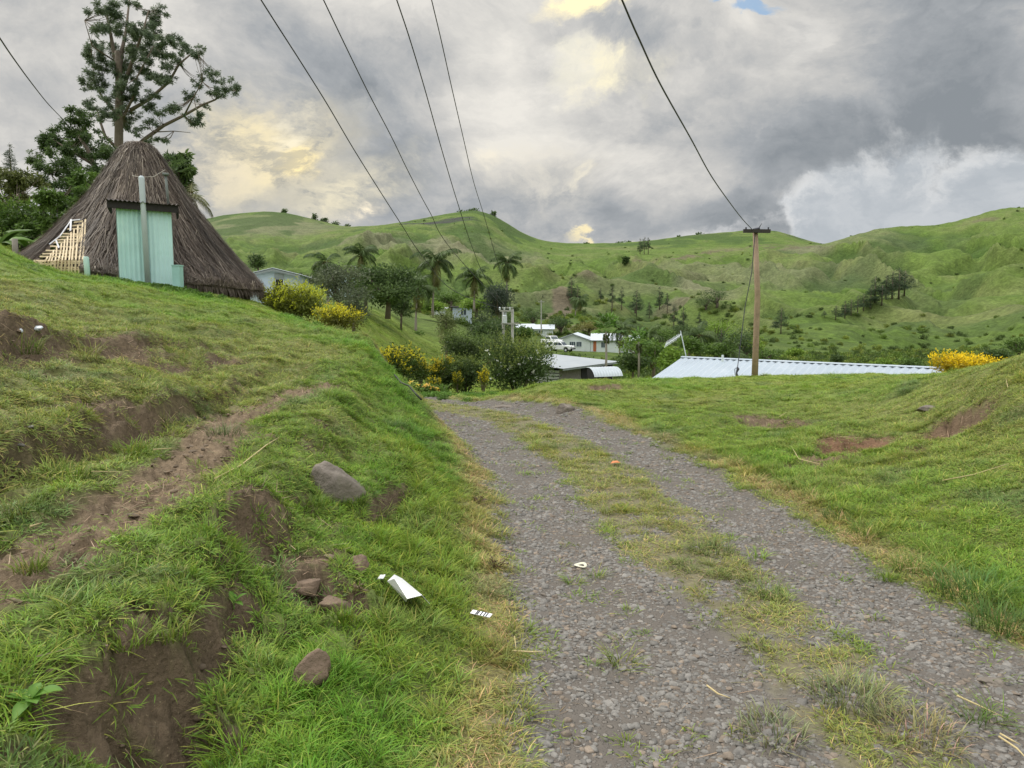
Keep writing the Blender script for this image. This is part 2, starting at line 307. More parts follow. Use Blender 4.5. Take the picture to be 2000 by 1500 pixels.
FARDARK = [(*gp(u, v), rx, ry, rot, k) for (u, v, rx, ry, rot, k) in [
    (850,436,50,18,0,1),(890,428,26,12,0,1),(1300,535,60,20,.2,.8),(1240,530,40,20,0,.8),(1230,545,40,20,0,.6),(640,475,30,15,0,.7),(1720,505,45,30,.8,.7),
    (1760,470,40,25,.5,.6),(1840,590,34,22,.3,.7),(1800,600,24,18,0,.6),(1820,640,30,16,0,.6),(1880,650,30,16,0,.5),(1620,525,30,14,0,.8),(1680,535,30,16,0,.7),(1900,545,30,12,.4,.7),(1870,485,36,14,.3,.6),
    (1700,590,26,12,.0,.3),(1900,690,14,8,0,.5),(1500,530,22,16,0,.3)]]
FARDRY = [(*gp(u, v), rx, ry, rot, k) for (u, v, rx, ry, rot, k) in [
    (530,440,90,130,0,.8),(760,470,60,90,0,.9),(830,490,55,90,0,1),(900,490,60,80,0,.9),(980,500,50,60,0,.7),(1500,510,90,60,.3,.7),(1400,520,80,50,.2,.6),(1580,490,60,40,.6,.9),(1650,470,70,60,.4,.5),
    (1320,565,50,26,0,.7),(1200,552,30,20,0,.6),(1370,560,30,20,.3,1),(1340,590,20,22,0,.9),(1730,470,40,30,.4,.5),(1050,610,24,20,0,.8),(1690,555,24,60,.7,.5),(450,430,90,60,0,.6)]]
FARDIRT = [(*gp(u, v), rx, ry, rot, k) for (u, v, rx, ry, rot, k) in [
    (1095,580,4,60,0,1),(1085,620,4,24,0,.9),(1125,640,8,6,0,.7),(1345,503,60,5,.45,.9),(1450,485,60,4,.4,.8),(1400,492,50,4,.4,.9),(1330,592,14,10,0,.5),(1580,483,40,8,0,.7),(1530,480,40,6,0,.6),(1140,538,7,3,0,.7),(1920,430,14,20,0,.6)]]
def fields(x, y):
    """masks of the ground cover at world x, y: dirt, gravel, dry, lush"""
    s = road_s(x, y) + fbm(x * 1.7, y * 1.7, 71, 3) * .10; r = np.hypot(x, y); n1 = fbm(x * 4.5, y * 4.5, 73, 4, .6)
    roadside = (y < 24)
    a = np.abs(s)
    wl = np.where(s < 0, 1.21, 1.16)
    inner = np.where(s < 0, .40 - .30 * (1 - sstep(2.8, 5.0, y)), .36)
    grav = sstep(inner - .09, inner + .10, a + n1 * .10) * (1 - sstep(wl - .10, wl + .09, a + n1 * .09))
    strip = 1 - sstep(inner - .1, inner + .1, a)
    bare_mid = strip * sstep(.12, .40, fbm(x * 2.2, y * 2.2, 75, 3) + .22 * (1 - sstep(3, 5.0, y)) - .35 * sstep(4, 7, y))
    grav = np.clip(np.maximum(grav, bare_mid * .8), 0, 1) * roadside
    dirt = np.zeros_like(x)
    e = fbm(x * 5, y * 5, 79, 4, .65) * .50 + fbm(x * 22, y * 22, 80, 2) * .15
    for c in DIRT: dirt = np.maximum(dirt, 1 - sstep(.55, .95, dent_f(x, y, c) + e))
    pd = poly_d(x, y, PATH); wid = np.interp(y, [2, 5, 8, 9.5], [.30, .27, .21, .10])
    dirt = np.maximum(dirt, (1 - sstep(wid * .7, wid * 1.15, pd + n1 * .11 + fbm(x * 18, y * 18, 82, 2) * .03)))
    scarp = np.exp(-((x - np.interp(y, NY, NPx[:, 3])) / .22) ** 2) * sstep(4, 5.5, y) * (1 - sstep(8, 10, y)) * sstep(-.15, .25, fbm(x * 1.5, y * 1.5, 81, 3) + .1)
    dirt = np.maximum(dirt, scarp)
    ledge = np.exp(-((x - np.interp(y, NY, NPx[:, 5]) - .02) / .13) ** 2) * (y < 7.5) * .75 * sstep(-.25, .15, fbm(x * 3, y * 2.2, 84, 3))
    dirt = np.maximum(dirt, ledge)
    bank = (x > -3.9) & (x < -.5) & (y < 9)
    dirt = np.maximum(dirt, bank * sstep(.42, .6, fbm(x * 2.3, y * 2.3, 83, 4, .6)) * .7)
    dirt = dirt * (r < 40)
    dry = strip * .42 * roadside + roadside * np.exp(-((a - 1.33) / .14) ** 2) * .8
    dry = np.maximum(dry, sstep(-.25, .8, fbm(x * .7, y * .7, 85, 4)) * .24 * (r < 60))
    dry = np.maximum(dry, ((x < -2.4) & (y < 11)) * .28)
    dry = np.maximum(dry, sstep(3, 5, x) * (1 - sstep(9, 13, y)) * .26)
    lush = np.zeros_like(x)
    lush = np.maximum(lush, sstep(-.55, -.95, x) * (1 - sstep(-1.9, -2.3, x * 1.0)) * 0)
    lush = np.maximum(lush, np.exp(-((s + 1.85) / .42) ** 2) * .9 * roadside)
    lush = np.maximum(lush, sstep(.1, .7, fbm(x * .5, y * .5, 87, 3)) * .45)
    lush = np.maximum(lush, np.exp(-(((x + 8) / 3.2) ** 2 + ((y - 15.5) / 2.2) ** 2)) * .9)
    return np.clip(dirt, 0, 1), grav, np.clip(dry, 0, 1), np.clip(lush, 0, 1)
def mixc(a, b, f): return a + (np.asarray(b) - a) * f[:, None]
C_GR = np.array((.225, .360, .045)); C_LU = np.array((.150, .350, .032)); C_DR = np.array((.46, .39, .17)); C_DI = np.array((.138, .103, .068)); C_GV = np.array((.160, .150, .137))
def ground_col(x, y, z):
    r = np.hypot(x, y); dirt, grav, dry, lush = fields(x, y)
    nr_ = (1 - sstep(7, 22, r))[:, None]; c = np.array((.175, .235, .036))[None, :] * (1 - nr_) + np.array((.098, .118, .036))[None, :] * nr_
    c = mixc(c, C_LU * .65, lush * .8 * (1 - .8 * nr_[:, 0])); c = mixc(c, (.22, .185, .095), dry * .9)
    c *= (1 + .18 * fbm(x * 2, y * 2, 91, 3))[:, None]
    stp = (1 - sstep(.3, .5, np.abs(road_s(x, y)))) * (y < 24); c = mixc(c, (.155, .135, .095), stp * .75)
    pth = np.exp(-(poly_d(x, y, PATH) / .33) ** 2)
    cd = (C_DI[None, :] * (1 + .42 * pth[:, None])) * (1 + .22 * fbm(x * 6, y * 6, 93, 4))[:, None]
    red = np.exp(-(((x - DIRT[11][0]) / .9) ** 2 + ((y - DIRT[11][1]) / .9) ** 2)); cd = cd * (1 + red[:, None] * np.array((.28, .0, -.08)))
    c = c * (1 - dirt[:, None]) + cd * dirt[:, None]
    cg = C_GV[None, :] * (1 + .2 * fbm(x * 2.5, y * 2.5, 95, 4))[:, None]
    c = c * (1 - grav[:, None]) + cg * grav[:, None]
    # ---- hills
    fw = sstep(40, 90, r); n = fbm(x / 70, y / 90, 101, 5, .55); n2 = fbm(x / 16, y / 24, 103, 4, .6); n3 = fbm(x / 5, y / 9, 105, 3, .6)
    g = np.tile(np.array((.118, .180, .036)), (len(x), 1))
    g = mixc(g, (.180, .190, .080), sstep(-.1, .7, n + .15 * n2) * .6); g = mixc(g, (.092, .155, .026), sstep(.05, .5, -n + .3 * n2) * .8)
    dk = np.zeros_like(x); dr = np.zeros_like(x); di = np.zeros_like(x)
    for q in FARDARK: dk = np.maximum(dk, q[5] * (1 - sstep(.55, 1.1, dent_f(x, y, q) + .38 * n2 + .15 * n3)))
    for q in FARDRY: dr = np.maximum(dr, q[5] * (1 - sstep(.5, 1.15, dent_f(x, y, q) + .3 * n2)))
    for q in FARDIRT: di = np.maximum(di, q[5] * (1 - sstep(.6, 1.1, dent_f(x, y, q) + .3 * n3)))
    g = mixc(g, (.205, .190, .130), dr * .66)
    terr = np.sin((z + 1.6 * n2 + .7 * n3) * 1.9 + 6 * n); g = g * (1 + .06 * terr * sstep(170, 300, r) + .10 * n2 + .10 * n3)[:, None]
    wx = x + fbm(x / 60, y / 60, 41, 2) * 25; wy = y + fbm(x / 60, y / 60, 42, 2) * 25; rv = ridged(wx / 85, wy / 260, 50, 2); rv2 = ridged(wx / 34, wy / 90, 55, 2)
    hm = sstep(150, 260, r); g = mixc(g, (.052, .098, .022), hm * sstep(.52, .22, rv * .65 + rv2 * .35 + .12 * n2) * .75)      # darker green painted into the gullies: shade contrast as well as lusher growth
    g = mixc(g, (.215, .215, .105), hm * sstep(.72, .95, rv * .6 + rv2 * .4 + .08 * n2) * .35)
    valley = sstep(60, 100, r) * (1 - sstep(230, 420, r)) * sstep(-.2, .35, fbm(x / 9, y / 14, 107, 4, .6))
    g = mixc(g, (.075, .12, .028), valley * .6)
    spots = sstep(.32, .55, fbm(x / 7, y / 11, 109, 4, .65)) * sstep(150, 250, r); g = mixc(g, (.07, .105, .03), spots * .28)
    g = mixc(g, (.055, .088, .034), dk * .6); g = mixc(g, (.16, .125, .09), di * .8)
    burnt = 1 - sstep(.6, 1.1, np.minimum(dent_f(x, y, FARDARK[0]), dent_f(x, y, FARDARK[1])) + .2 * n2); g = mixc(g, (.055, .055, .055), burnt * .9)
    g = g * np.array((.84, .83, .86)); c = c * (1 - fw[:, None]) + g * fw[:, None]
    return np.clip(c, 0.008, 1), dirt, grav * (r < 30)

# ------------------------------------------------------------------ mesh + object helpers
def mk(name, V, F, mat, parent=None, smooth=False, cols=None, cname='Col'):
    V = np.asarray(V, np.float32).reshape(-1, 3); me = bpy.data.meshes.new(name)
    if isinstance(F, np.ndarray):
        n, k = F.shape; me.vertices.add(len(V)); me.vertices.foreach_set('co', V.ravel()); me.loops.add(n * k)
        me.loops.foreach_set('vertex_index', F.ravel().astype(np.int32)); me.polygons.add(n)
        me.polygons.foreach_set('loop_start', np.arange(0, n * k, k, dtype=np.int32)); me.polygons.foreach_set('loop_total', np.full(n, k, np.int32))
        me.update(calc_edges=True)
    else:
        me.from_pydata(V.tolist(), [], F)
    if cols is not None:
        at = me.color_attributes.new(cname, 'FLOAT_COLOR', 'POINT'); c4 = np.ones((len(V), 4), np.float32); c4[:, :3] = cols; at.data.foreach_set('color', c4.ravel())
    me.polygons.foreach_set('use_smooth', [smooth] * len(me.polygons)); me.validate()
    if mat: me.materials.append(mat)
    o = bpy.data.objects.new(name, me); COL.objects.link(o)
    if parent is not None: o.parent = parent
    return o
def tag(o, label=None, cat=None, group=None, kind=None):
    if label: o['label'] = label
    if cat: o['category'] = cat
    if group: o['group'] = group
    if kind: o['kind'] = kind
    return o
def empty(name, loc, rz=0, label=None, cat=None, group=None):
    o = bpy.data.objects.new(name, None); o.empty_display_size = .2; COL.objects.link(o); o.location = loc; o.rotation_euler = (0, 0, rz)
    return tag(o, label, cat, group)
def copy_tree(o, parent=None):
    c = o.copy(); COL.objects.link(c)
    if parent is not None: c.parent = parent
    for ch in [q for q in bpy.data.objects if q.parent == o]: copy_tree(ch, c)
    return c
class MB:
    def __init__(s): s.V = []; s.F = []
    def box(s, c, d, rz=0, rx=0, ry=0):
        i = len(s.V); M = Matrix.Rotation(rz, 3, 'Z') @ Matrix.Rotation(ry, 3, 'Y') @ Matrix.Rotation(rx, 3, 'X')
        for dz in (-.5, .5):
            for dx, dy in ((-.5, -.5), (.5, -.5), (.5, .5), (-.5, .5)): s.V.append(tuple(Vector(c) + M @ Vector((dx * d[0], dy * d[1], dz * d[2]))))
        s.F += [[i, i+3, i+2, i+1], [i+4, i+5, i+6, i+7], [i, i+1, i+5, i+4], [i+1, i+2, i+6, i+5], [i+2, i+3, i+7, i+6], [i+3, i, i+4, i+7]]; return s
    def tube(s, pts, rad, n=8, cap=True):
        pts = [Vector(p) for p in pts]; rad = rad if hasattr(rad, '__len__') else [rad] * len(pts); i0 = len(s.V); prev = None
        for k, p in enumerate(pts):
            t = (pts[min(k + 1, len(pts) - 1)] - pts[max(k - 1, 0)])
            if t.length < 1e-9: t = Vector((0, 0, 1))
            t.normalize(); a = t.orthogonal().normalized() if prev is None else (prev - t * prev.dot(t)).normalized(); prev = a; b = t.cross(a)
            for j in range(n):
                an = 2 * math.pi * j / n; s.V.append(tuple(p + (a * math.cos(an) + b * math.sin(an)) * rad[k]))
        for k in range(len(pts) - 1):
            for j in range(n):
                q = i0 + k * n; s.F.append([q + j, q + (j + 1) % n, q + n + (j + 1) % n, q + n + j])
        if cap: s.F.append([i0 + j for j in range(n)][::-1]); s.F.append([i0 + (len(pts) - 1) * n + j for j in range(n)])
        return s
    def poly(s, pts):
        i = len(s.V); s.V += [tuple(p) for p in pts]; s.F.append(list(range(i, i + len(pts)))); return s
    def prism(s, pts, thick):
        """extrude a planar polygon along the vector thick"""
        i = len(s.V); n = len(pts); t = Vector(thick); s.V += [tuple(Vector(p)) for p in pts] + [tuple(Vector(p) + t) for p in pts]
        s.F.append([i + j for j in range(n)][::-1]); s.F.append([i + n + j for j in range(n)])
        for j in range(n): s.F.append([i + j, i + (j + 1) % n, i + n + (j + 1) % n, i + n + j])
        return s
    def sheet(s, o, a, b, pitch=.08, amp=.012, thick=.004):
        """corrugated sheet: origin o, width vector a (across the ribs), length vector b"""
        o = Vector(o); a = Vector(a); b = Vector(b); nrm = a.cross(b).normalized(); n = max(4, int(a.length / pitch * 4)); i = len(s.V)
        for k in range(n + 1):
            h = amp * math.sin(2 * math.pi * k / 4) if amp else 0
            p = o + a * (k / n) + nrm * h; s.V += [tuple(p), tuple(p + b), tuple(p - nrm * thick), tuple(p + b - nrm * thick)]
        for k in range(n):
            q = i + 4 * k; s.F += [[q, q+4, q+5, q+1], [q+2, q+3, q+7, q+6]]
        s.F += [[i, i+1, i+3, i+2], [i+4*n, i+4*n+2, i+4*n+3, i+4*n+1]]
        for k in range(n):
            q = i + 4 * k; s.F += [[q, q+2, q+6, q+4], [q+1, q+5, q+7, q+3]]
        return s
    def build(s, name, mat, parent=None, smooth=False): return mk(name, s.V, s.F, mat, parent, smooth)

# ------------------------------------------------------------------ materials
def pmat(name, col, rough=.7, metal=0.0, var=.15, vscale=3.0, bump=.0, bscale=20, spec=.3, stain=None, stscale=1.5, stamt=.5):
    m = bpy.data.materials.new(name); m.use_nodes = True; nt = NT(m.node_tree); b = m.node_tree.nodes['Principled BSDF']
    tc = nt.new('ShaderNodeTexCoord').outputs['Object']
    n = nt.noise(tc, vscale, 5, .6)
    c = nt.mix(n, tuple(max(0, x * (1 - var * 1.6)) for x in col), tuple(min(1, x * (1 + var * 1.4)) for x in col))
    if stain:
        f = nt.rng(nt.noise(tc, stscale, 6, .65, .5), .5, .72, 0, stamt); c = nt.mix(f, c, stain)
    nt.l.new(c, b.inputs['Base Color']); b.inputs['Roughness'].default_value = rough; b.inputs['Metallic'].default_value = metal; b.inputs['Specular IOR Level'].default_value = spec
    if bump:
        bp = nt.new('ShaderNodeBump'); bp.inputs['Strength'].default_value = bump; bp.inputs['Distance'].default_value = .03
        nt.l.new(nt.noise(tc, bscale, 5, .6), bp.inputs['Height']); nt.l.new(bp.outputs[0], b.inputs['Normal'])
    return m
def leaf_mat(name, inst=False, trans=.3, rough=.55):
    m = bpy.data.materials.new(name); m.use_nodes = True; nt = NT(m.node_tree); b = m.node_tree.nodes['Principled BSDF']; out = m.node_tree.nodes['Material Output']
    a = nt.new('ShaderNodeAttribute', attribute_name='Col').outputs['Color']
    if inst: a = nt.mix(1.0, a, nt.new('ShaderNodeAttribute', attribute_name='tint', attribute_type='INSTANCER').outputs['Color'], 'MULTIPLY')
    nt.l.new(a, b.inputs['Base Color']); b.inputs['Roughness'].default_value = rough; b.inputs['Specular IOR Level'].default_value = .25
    t = nt.new('ShaderNodeBsdfTranslucent'); nt.l.new(a, t.inputs[0]); mx = nt.new('ShaderNodeMixShader'); mx.inputs[0].default_value = trans
    nt.l.new(b.outputs[0], mx.inputs[1]); nt.l.new(t.outputs[0], mx.inputs[2]); nt.l.new(mx.outputs[0], out.inputs[0]); return m
def ground_mat():
    m = bpy.data.materials.new('ground'); m.use_nodes = True; nt = NT(m.node_tree); b = m.node_tree.nodes['Principled BSDF']
    pos = nt.new('ShaderNodeTexCoord').outputs['Object']
    col = nt.new('ShaderNodeAttribute', attribute_name='Col').outputs['Color']
    mk_ = nt.new('ShaderNodeSeparateColor'); nt.l.new(nt.new('ShaderNodeAttribute', attribute_name='mask').outputs['Color'], mk_.inputs[0]); grav = mk_.outputs[1]; dirt = mk_.outputs[0]; far = mk_.outputs[2]
    # fine grain near, coarser grain far
    nf = nt.noise(pos, 26, 5, .65); nc = nt.noise(pos, .55, 6, .68); nc2 = nt.noise(pos, .10, 4, .55)
    g1 = nt.rng(nf, .3, .7, .72, 1.3, False); g2 = nt.m('MULTIPLY', nt.rng(nc, .32, .68, .68, 1.34, False), nt.rng(nc2, .3, .7, .86, 1.14, False))
    g = nt.m('ADD', nt.m('MULTIPLY', g1, nt.m('SUBTRACT', 1.0, far)), nt.m('MULTIPLY', g2, far))
    c = nt.v('SCALE', col, g)
    # stones pressed into the tracks
    def vor(scale, feat='F1'):
        v = nt.new('ShaderNodeTexVoronoi', feature=feat); v.inputs['Scale'].default_value = scale; wv = nt.v('ADD', pos, nt.v('SCALE', nt.noise(pos, 14, 2, .5, col=True), .03)); nt.l.new(wv, v.inputs['Vector']); v.inputs['Randomness'].default_value = 1; return v
    v1 = vor(26); v2 = vor(58)
    sv = nt.new('ShaderNodeSeparateColor'); nt.l.new(v1.outputs['Color'], sv.inputs[0]); s2 = nt.new('ShaderNodeSeparateColor'); nt.l.new(v2.outputs['Color'], s2.inputs[0])
    def stonemask(v, s_): lim = nt.m('MULTIPLY_ADD', s_.outputs[2], .34, .16); return nt.rng(nt.m('SUBTRACT', lim, v.outputs['Distance']), 0.0, .13, 0, 1)
    gapm = nt.m('MAXIMUM', stonemask(v1, sv), nt.m('MULTIPLY', stonemask(v2, s2), .55))
    stone = nt.mix(sv.outputs[0], (.115, .108, .10), (.30, .285, .262)); stone = nt.mix(nt.rng(sv.outputs[1], .55, 1, 0, .45), stone, (.21, .165, .125))
    dusty = nt.rng(nt.noise(pos, 2.2, 4, .6), .38, .62, .15, .85)
    stone = nt.mix(nt.m('MULTIPLY', dusty, .6), stone, (.175, .15, .125))
    stone = nt.mix(gapm, (.118, .104, .090), stone)
    c = nt.mix(nt.m('MULTIPLY', grav, .85), c, stone)
    # dead grass specks on soil
    sp = nt.rng(nt.noise(pos, 75, 2, .5), .66, .72, 0, .5); c = nt.mix(nt.m('MULTIPLY', sp, dirt), c, (.36, .29, .18))
    nt.l.new(c, b.inputs['Base Color']); b.inputs['Roughness'].default_value = .9; b.inputs['Specular IOR Level'].default_value = .15
    hh = nt.m('ADD', nt.m('MULTIPLY', gapm, nt.m('MULTIPLY', grav, .012)), nt.m('MULTIPLY', nt.noise(pos, 30, 6, .65), nt.m('MULTIPLY_ADD', dirt, .022, .012)))
    hf = nt.m('MULTIPLY', nt.m('ADD', nt.m('MULTIPLY', nc, 1.3), nt.m('MULTIPLY', nc2, 3.0)), far)
    bp = nt.new('ShaderNodeBump'); bp.inputs['Strength'].default_value = .9; bp.inputs['Distance'].default_value = 1.0
    nt.l.new(nt.m('ADD', hh, hf), bp.inputs['Height']); nt.l.new(bp.outputs[0], b.inputs['Normal']); return m
M_GROUND = ground_mat(); M_LEAF = leaf_mat('leaf', trans=.35); M_GRASS = leaf_mat('grass_blades', True, .35, .5); M_LEAFI = leaf_mat('leaf_clump', True, .25)
M_BARK = pmat('bark', (.16, .13, .105), .9, var=.35, vscale=6, bump=.5, bscale=14)
M_PBARK = pmat('palm_bark', (.27, .24, .20), .9, var=.25, vscale=8)
M_ROCK = pmat('rock', (.185, .160, .135), .9, var=.5, vscale=4, bump=.9, bscale=16, stain=(.10, .11, .05), stscale=5, stamt=.4)
M_ROCKB = pmat('soil_rock', (.20, .145, .105), .95, var=.35, vscale=5, bump=.9, bscale=22, stain=(.10, .105, .045), stscale=6, stamt=.4)
M_STRAW = pmat('straw', (.50, .41, .22), .8, var=.2, vscale=30)
M_WIRE = pmat('wire', (.06, .06, .08), .6)
M_GALV = pmat('galvanised', (.62, .66, .71), .45, .25, var=.08, vscale=1.2, stain=(.42, .44, .46), stscale=.8, stamt=.5)

# ------------------------------------------------------------------ the ground: one sheet to the horizon
def build_ground():
    az = np.concatenate([np.linspace(-180, -44, 70, endpoint=False), np.linspace(-44, 44, 940), np.linspace(44, 180, 71)[1:-1]])
    az = np.radians(az); nr = 980; rr = np.exp(np.linspace(math.log(1.5), math.log(4400), nr)); rr = np.concatenate([[.3, .8], rr])
    A, Rr = np.meshgrid(az, rr); x = (np.sin(A) * Rr).ravel(); y = (np.cos(A) * Rr).ravel(); z = H(x, y); na = len(az); nR = len(rr)
    i = np.arange(nR - 1)[:, None] * na; j = np.arange(na)[None, :]; j2 = (j + 1) % na
    F = np.stack([i + j, i + j2, i + na + j2, i + na + j], -1).reshape(-1, 4)[:, ::-1]
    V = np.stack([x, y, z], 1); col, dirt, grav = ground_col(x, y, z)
    zg = z.reshape(nR, na); rg = Rr; dr_ = np.gradient(zg, axis=0) / np.maximum(np.gradient(rg, axis=0), 1e-3); da_ = np.gradient(zg, axis=1) / (rg * np.gradient(A, axis=1)); slope = np.hypot(dr_, da_).ravel()
    steep = sstep(np.where((x > -2.1) & (y < 4.2), .72, 1.0), np.where((x > -2.1) & (y < 4.2), 1.1, 1.45), slope + .25 * fbm(x * 6, y * 6, 207, 3)) * (1 - sstep(9, 14, np.hypot(x, y))) * (x < -.6) * (1 - .75 * (x > -1.9) * (y > 5.5)); steep = steep * (1 - dirt)
    sc_ = C_DI[None, :] * (.9 + .25 * fbm(x * 7, y * 7, 209, 3))[:, None]; col = col * (1 - steep[:, None]) + sc_ * steep[:, None]; dirt = np.maximum(dirt, steep)
    cl = dirt * (1 - sstep(8, 25, np.hypot(x, y))); V[:, 2] += cl * (fbm(x * 7, y * 7, 201, 3) * .030 + ridged(x * 16, y * 16, 203, 3) * .024 + fbm(x * 40, y * 40, 205, 2) * .008 - .035)
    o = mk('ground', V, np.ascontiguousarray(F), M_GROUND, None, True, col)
    at = o.data.color_attributes.new('mask', 'FLOAT_COLOR', 'POINT'); m4 = np.ones((len(V), 4), np.float32)
    m4[:, 0] = dirt; m4[:, 1] = grav; m4[:, 2] = sstep(18, 60, np.hypot(x, y)); at.data.foreach_set('color', m4.ravel())
    tag(o, kind='structure'); return o
build_ground()

# ------------------------------------------------------------------ scattered cover (uncountable): instanced on points
def spin_first(rots):
    """tilt (x, y) applied after the spin (z): returned as plain XYZ angles"""
    r = np.asarray(rots, float); a, b, c = r[:, 0], r[:, 1], r[:, 2]; ca, sa, cb, sb, cc, sc_ = np.cos(a), np.sin(a), np.cos(b), np.sin(b), np.cos(c), np.sin(c)
    # M = Ry(b) Rx(a) Rz(c)
    m00 = cb * cc + sb * sa * sc_; m10 = ca * sc_; m20 = -sb * cc + cb * sa * sc_; m21 = sb * sc_ + cb * sa * cc; m22 = cb * ca
    return np.stack([np.arctan2(m21, m22), np.arcsin(np.clip(-m20, -1, 1)), np.arctan2(m10, m00)], 1)
def scatter(name, pts, rots, scl, tint, idx, templates, kind='stuff', label=None):
    rots = spin_first(rots)
    me = bpy.data.meshes.new(name); n = len(pts); me.vertices.add(n); me.vertices.foreach_set('co', np.asarray(pts, np.float32).ravel())
    a = me.attributes.new('rot', 'FLOAT_VECTOR', 'POINT'); a.data.foreach_set('vector', np.asarray(rots, np.float32).ravel())
    a = me.attributes.new('scl', 'FLOAT_VECTOR', 'POINT'); a.data.foreach_set('vector', np.asarray(scl, np.float32).ravel())
    a = me.attributes.new('tint', 'FLOAT_VECTOR', 'POINT'); a.data.foreach_set('vector', np.asarray(tint, np.float32).ravel())
    a = me.attributes.new('idx', 'INT', 'POINT'); a.data.foreach_set('value', np.asarray(idx, np.int32))
    o = bpy.data.objects.new(name, me); COL.objects.link(o)
    ng = bpy.data.node_groups.new(name, 'GeometryNodeTree'); ng.interface.new_socket('Geometry', in_out='INPUT', socket_type='NodeSocketGeometry'); ng.interface.new_socket('Geometry', in_out='OUTPUT', socket_type='NodeSocketGeometry')
    N = ng.nodes; L = ng.links; gi = N.new('NodeGroupInput'); go = N.new('NodeGroupOutput'); jn = N.new('GeometryNodeJoinGeometry')
    def attr(nm, t):
        q = N.new('GeometryNodeInputNamedAttribute'); q.data_type = t; q.inputs[0].default_value = nm; return q.outputs[0]
    ra = attr('rot', 'FLOAT_VECTOR'); sa = attr('scl', 'FLOAT_VECTOR'); ia = attr('idx', 'INT')
    e2r = N.new('FunctionNodeEulerToRotation'); L.new(ra, e2r.inputs[0])
    for k, t in enumerate(templates):
        cmp = N.new('FunctionNodeCompare'); cmp.data_type = 'INT'; cmp.operation = 'EQUAL'
        ins = [s for s in cmp.inputs if s.type == 'INT']; L.new(ia, ins[0]); ins[1].default_value = k
        ob = N.new('GeometryNodeObjectInfo'); ob.inputs['Object'].default_value = t; ob.inputs['As Instance'].default_value = True
        io = N.new('GeometryNodeInstanceOnPoints'); L.new(gi.outputs[0], io.inputs['Points']); L.new(cmp.outputs[0], io.inputs['Selection'])
        L.new(ob.outputs['Geometry'], io.inputs['Instance']); L.new(e2r.outputs[0], io.inputs['Rotation']); L.new(sa, io.inputs['Scale']); L.new(io.outputs[0], jn.inputs[0])
    L.new(jn.outputs[0], go.inputs[0]); md = o.modifiers.new('scatter', 'NODES'); md.node_group = ng
    return tag(o, label, None, None, kind)
def template(name, V, F, mat, cols, smooth=False):
    o = mk(name, V, F, mat, None, smooth, cols); COL.objects.unlink(o); return o
def blades(n, rad, l0, l1, w, lean, seed, curl=.5, flat=0.0, cdark=.55, straw=0.0):
    g = np.random.default_rng(seed); V = []; F = []; C = []
    for i in range(n):
        a = g.uniform(0, 2 * math.pi); rr = rad * math.sqrt(g.uniform()); bx, by = math.cos(a) * rr, math.sin(a) * rr
        a2 = a + g.normal(0, .9); L = g.uniform(l0, l1); th = abs(g.normal(lean, .28)) + flat; th = min(th, 1.5); wd = w * g.uniform(.6, 1.2)
        d = np.array((math.cos(a2), math.sin(a2))); pn = np.array((-d[1], d[0])); pts = []; h = 0; o = 0; seg = 3; ang = th
        pts.append((0, 0))
        for s in range(seg):
            o += math.sin(ang) * L / seg; h += math.cos(ang) * L / seg; ang = min(ang + curl * g.uniform(.5, 1.3) * .8, 2.1); pts.append((o, max(h, .002)))
        b = len(V); br = g.uniform(.7, 1.25); cc = np.array((br * g.uniform(.85, 1.2), br, br * g.uniform(.8, 1.1)))
        if g.uniform() < straw: cc = np.array((2.1, 1.35, 2.3)) * g.uniform(.7, 1.1)
        for s, (o_, h_) in enumerate(pts):
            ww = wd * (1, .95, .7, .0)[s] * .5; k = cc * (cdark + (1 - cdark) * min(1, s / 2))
            if s < seg:
                V.append((bx + d[0] * o_ + pn[0] * ww, by + d[1] * o_ + pn[1] * ww, h_)); V.append((bx + d[0] * o_ - pn[0] * ww, by + d[1] * o_ - pn[1] * ww, h_)); C += [k, k]
            else: V.append((bx + d[0] * o_, by + d[1] * o_, h_)); C.append(k)
        F += [[b, b+1, b+3, b+2], [b+2, b+3, b+5, b+4], [b+4, b+5, b+6]]
    return V, F, np.array(C)
def rpoints(N, r0, r1, amax, dens):
    a = RNG.uniform(-amax, amax, N); lr = RNG.uniform(math.log(r0), math.log(r1), N); r = np.exp(lr)
    raw = N / (2 * amax * math.log(r1 / r0)) / r ** 2; keep = RNG.uniform(0, 1, N) < np.minimum(1, dens(r) / raw)
    a = a[keep]; r = r[keep]; return np.sin(a) * r, np.cos(a) * r, r
def slope_rot(x, y, amt):
    e = .12; hx = (H(x + e, y) - H(x - e, y)) / (2 * e); hy = (H(x, y + e) - H(x, y - e)) / (2 * e)
    return np.arctan(hy) * amt, -np.arctan(hx) * amt
def grass_tint(x, y, dirt, dry, lush):
    t = np.tile(C_GR, (len(x), 1)); t = mixc(t, C_LU, lush * .9); t = mixc(t, C_DR, np.clip(dry * 1.0 + .10 * fbm(x * 6, y * 6, 121, 2), 0, 1))
    blue = sstep(.25, .6, fbm(x * 1.3 + 40, y * 1.3, 125, 3)); t = mixc(t, (.125, .205, .085), blue * .55)
    t = mixc(t, (.25, .31, .03), sstep(.2, .6, fbm(x * .8 - 9, y * .8, 127, 3)) * .45)
    return t * (1 + .22 * fbm(x * 3, y * 3, 123, 3) + RNG.normal(0, .10, len(x)))[:, None]
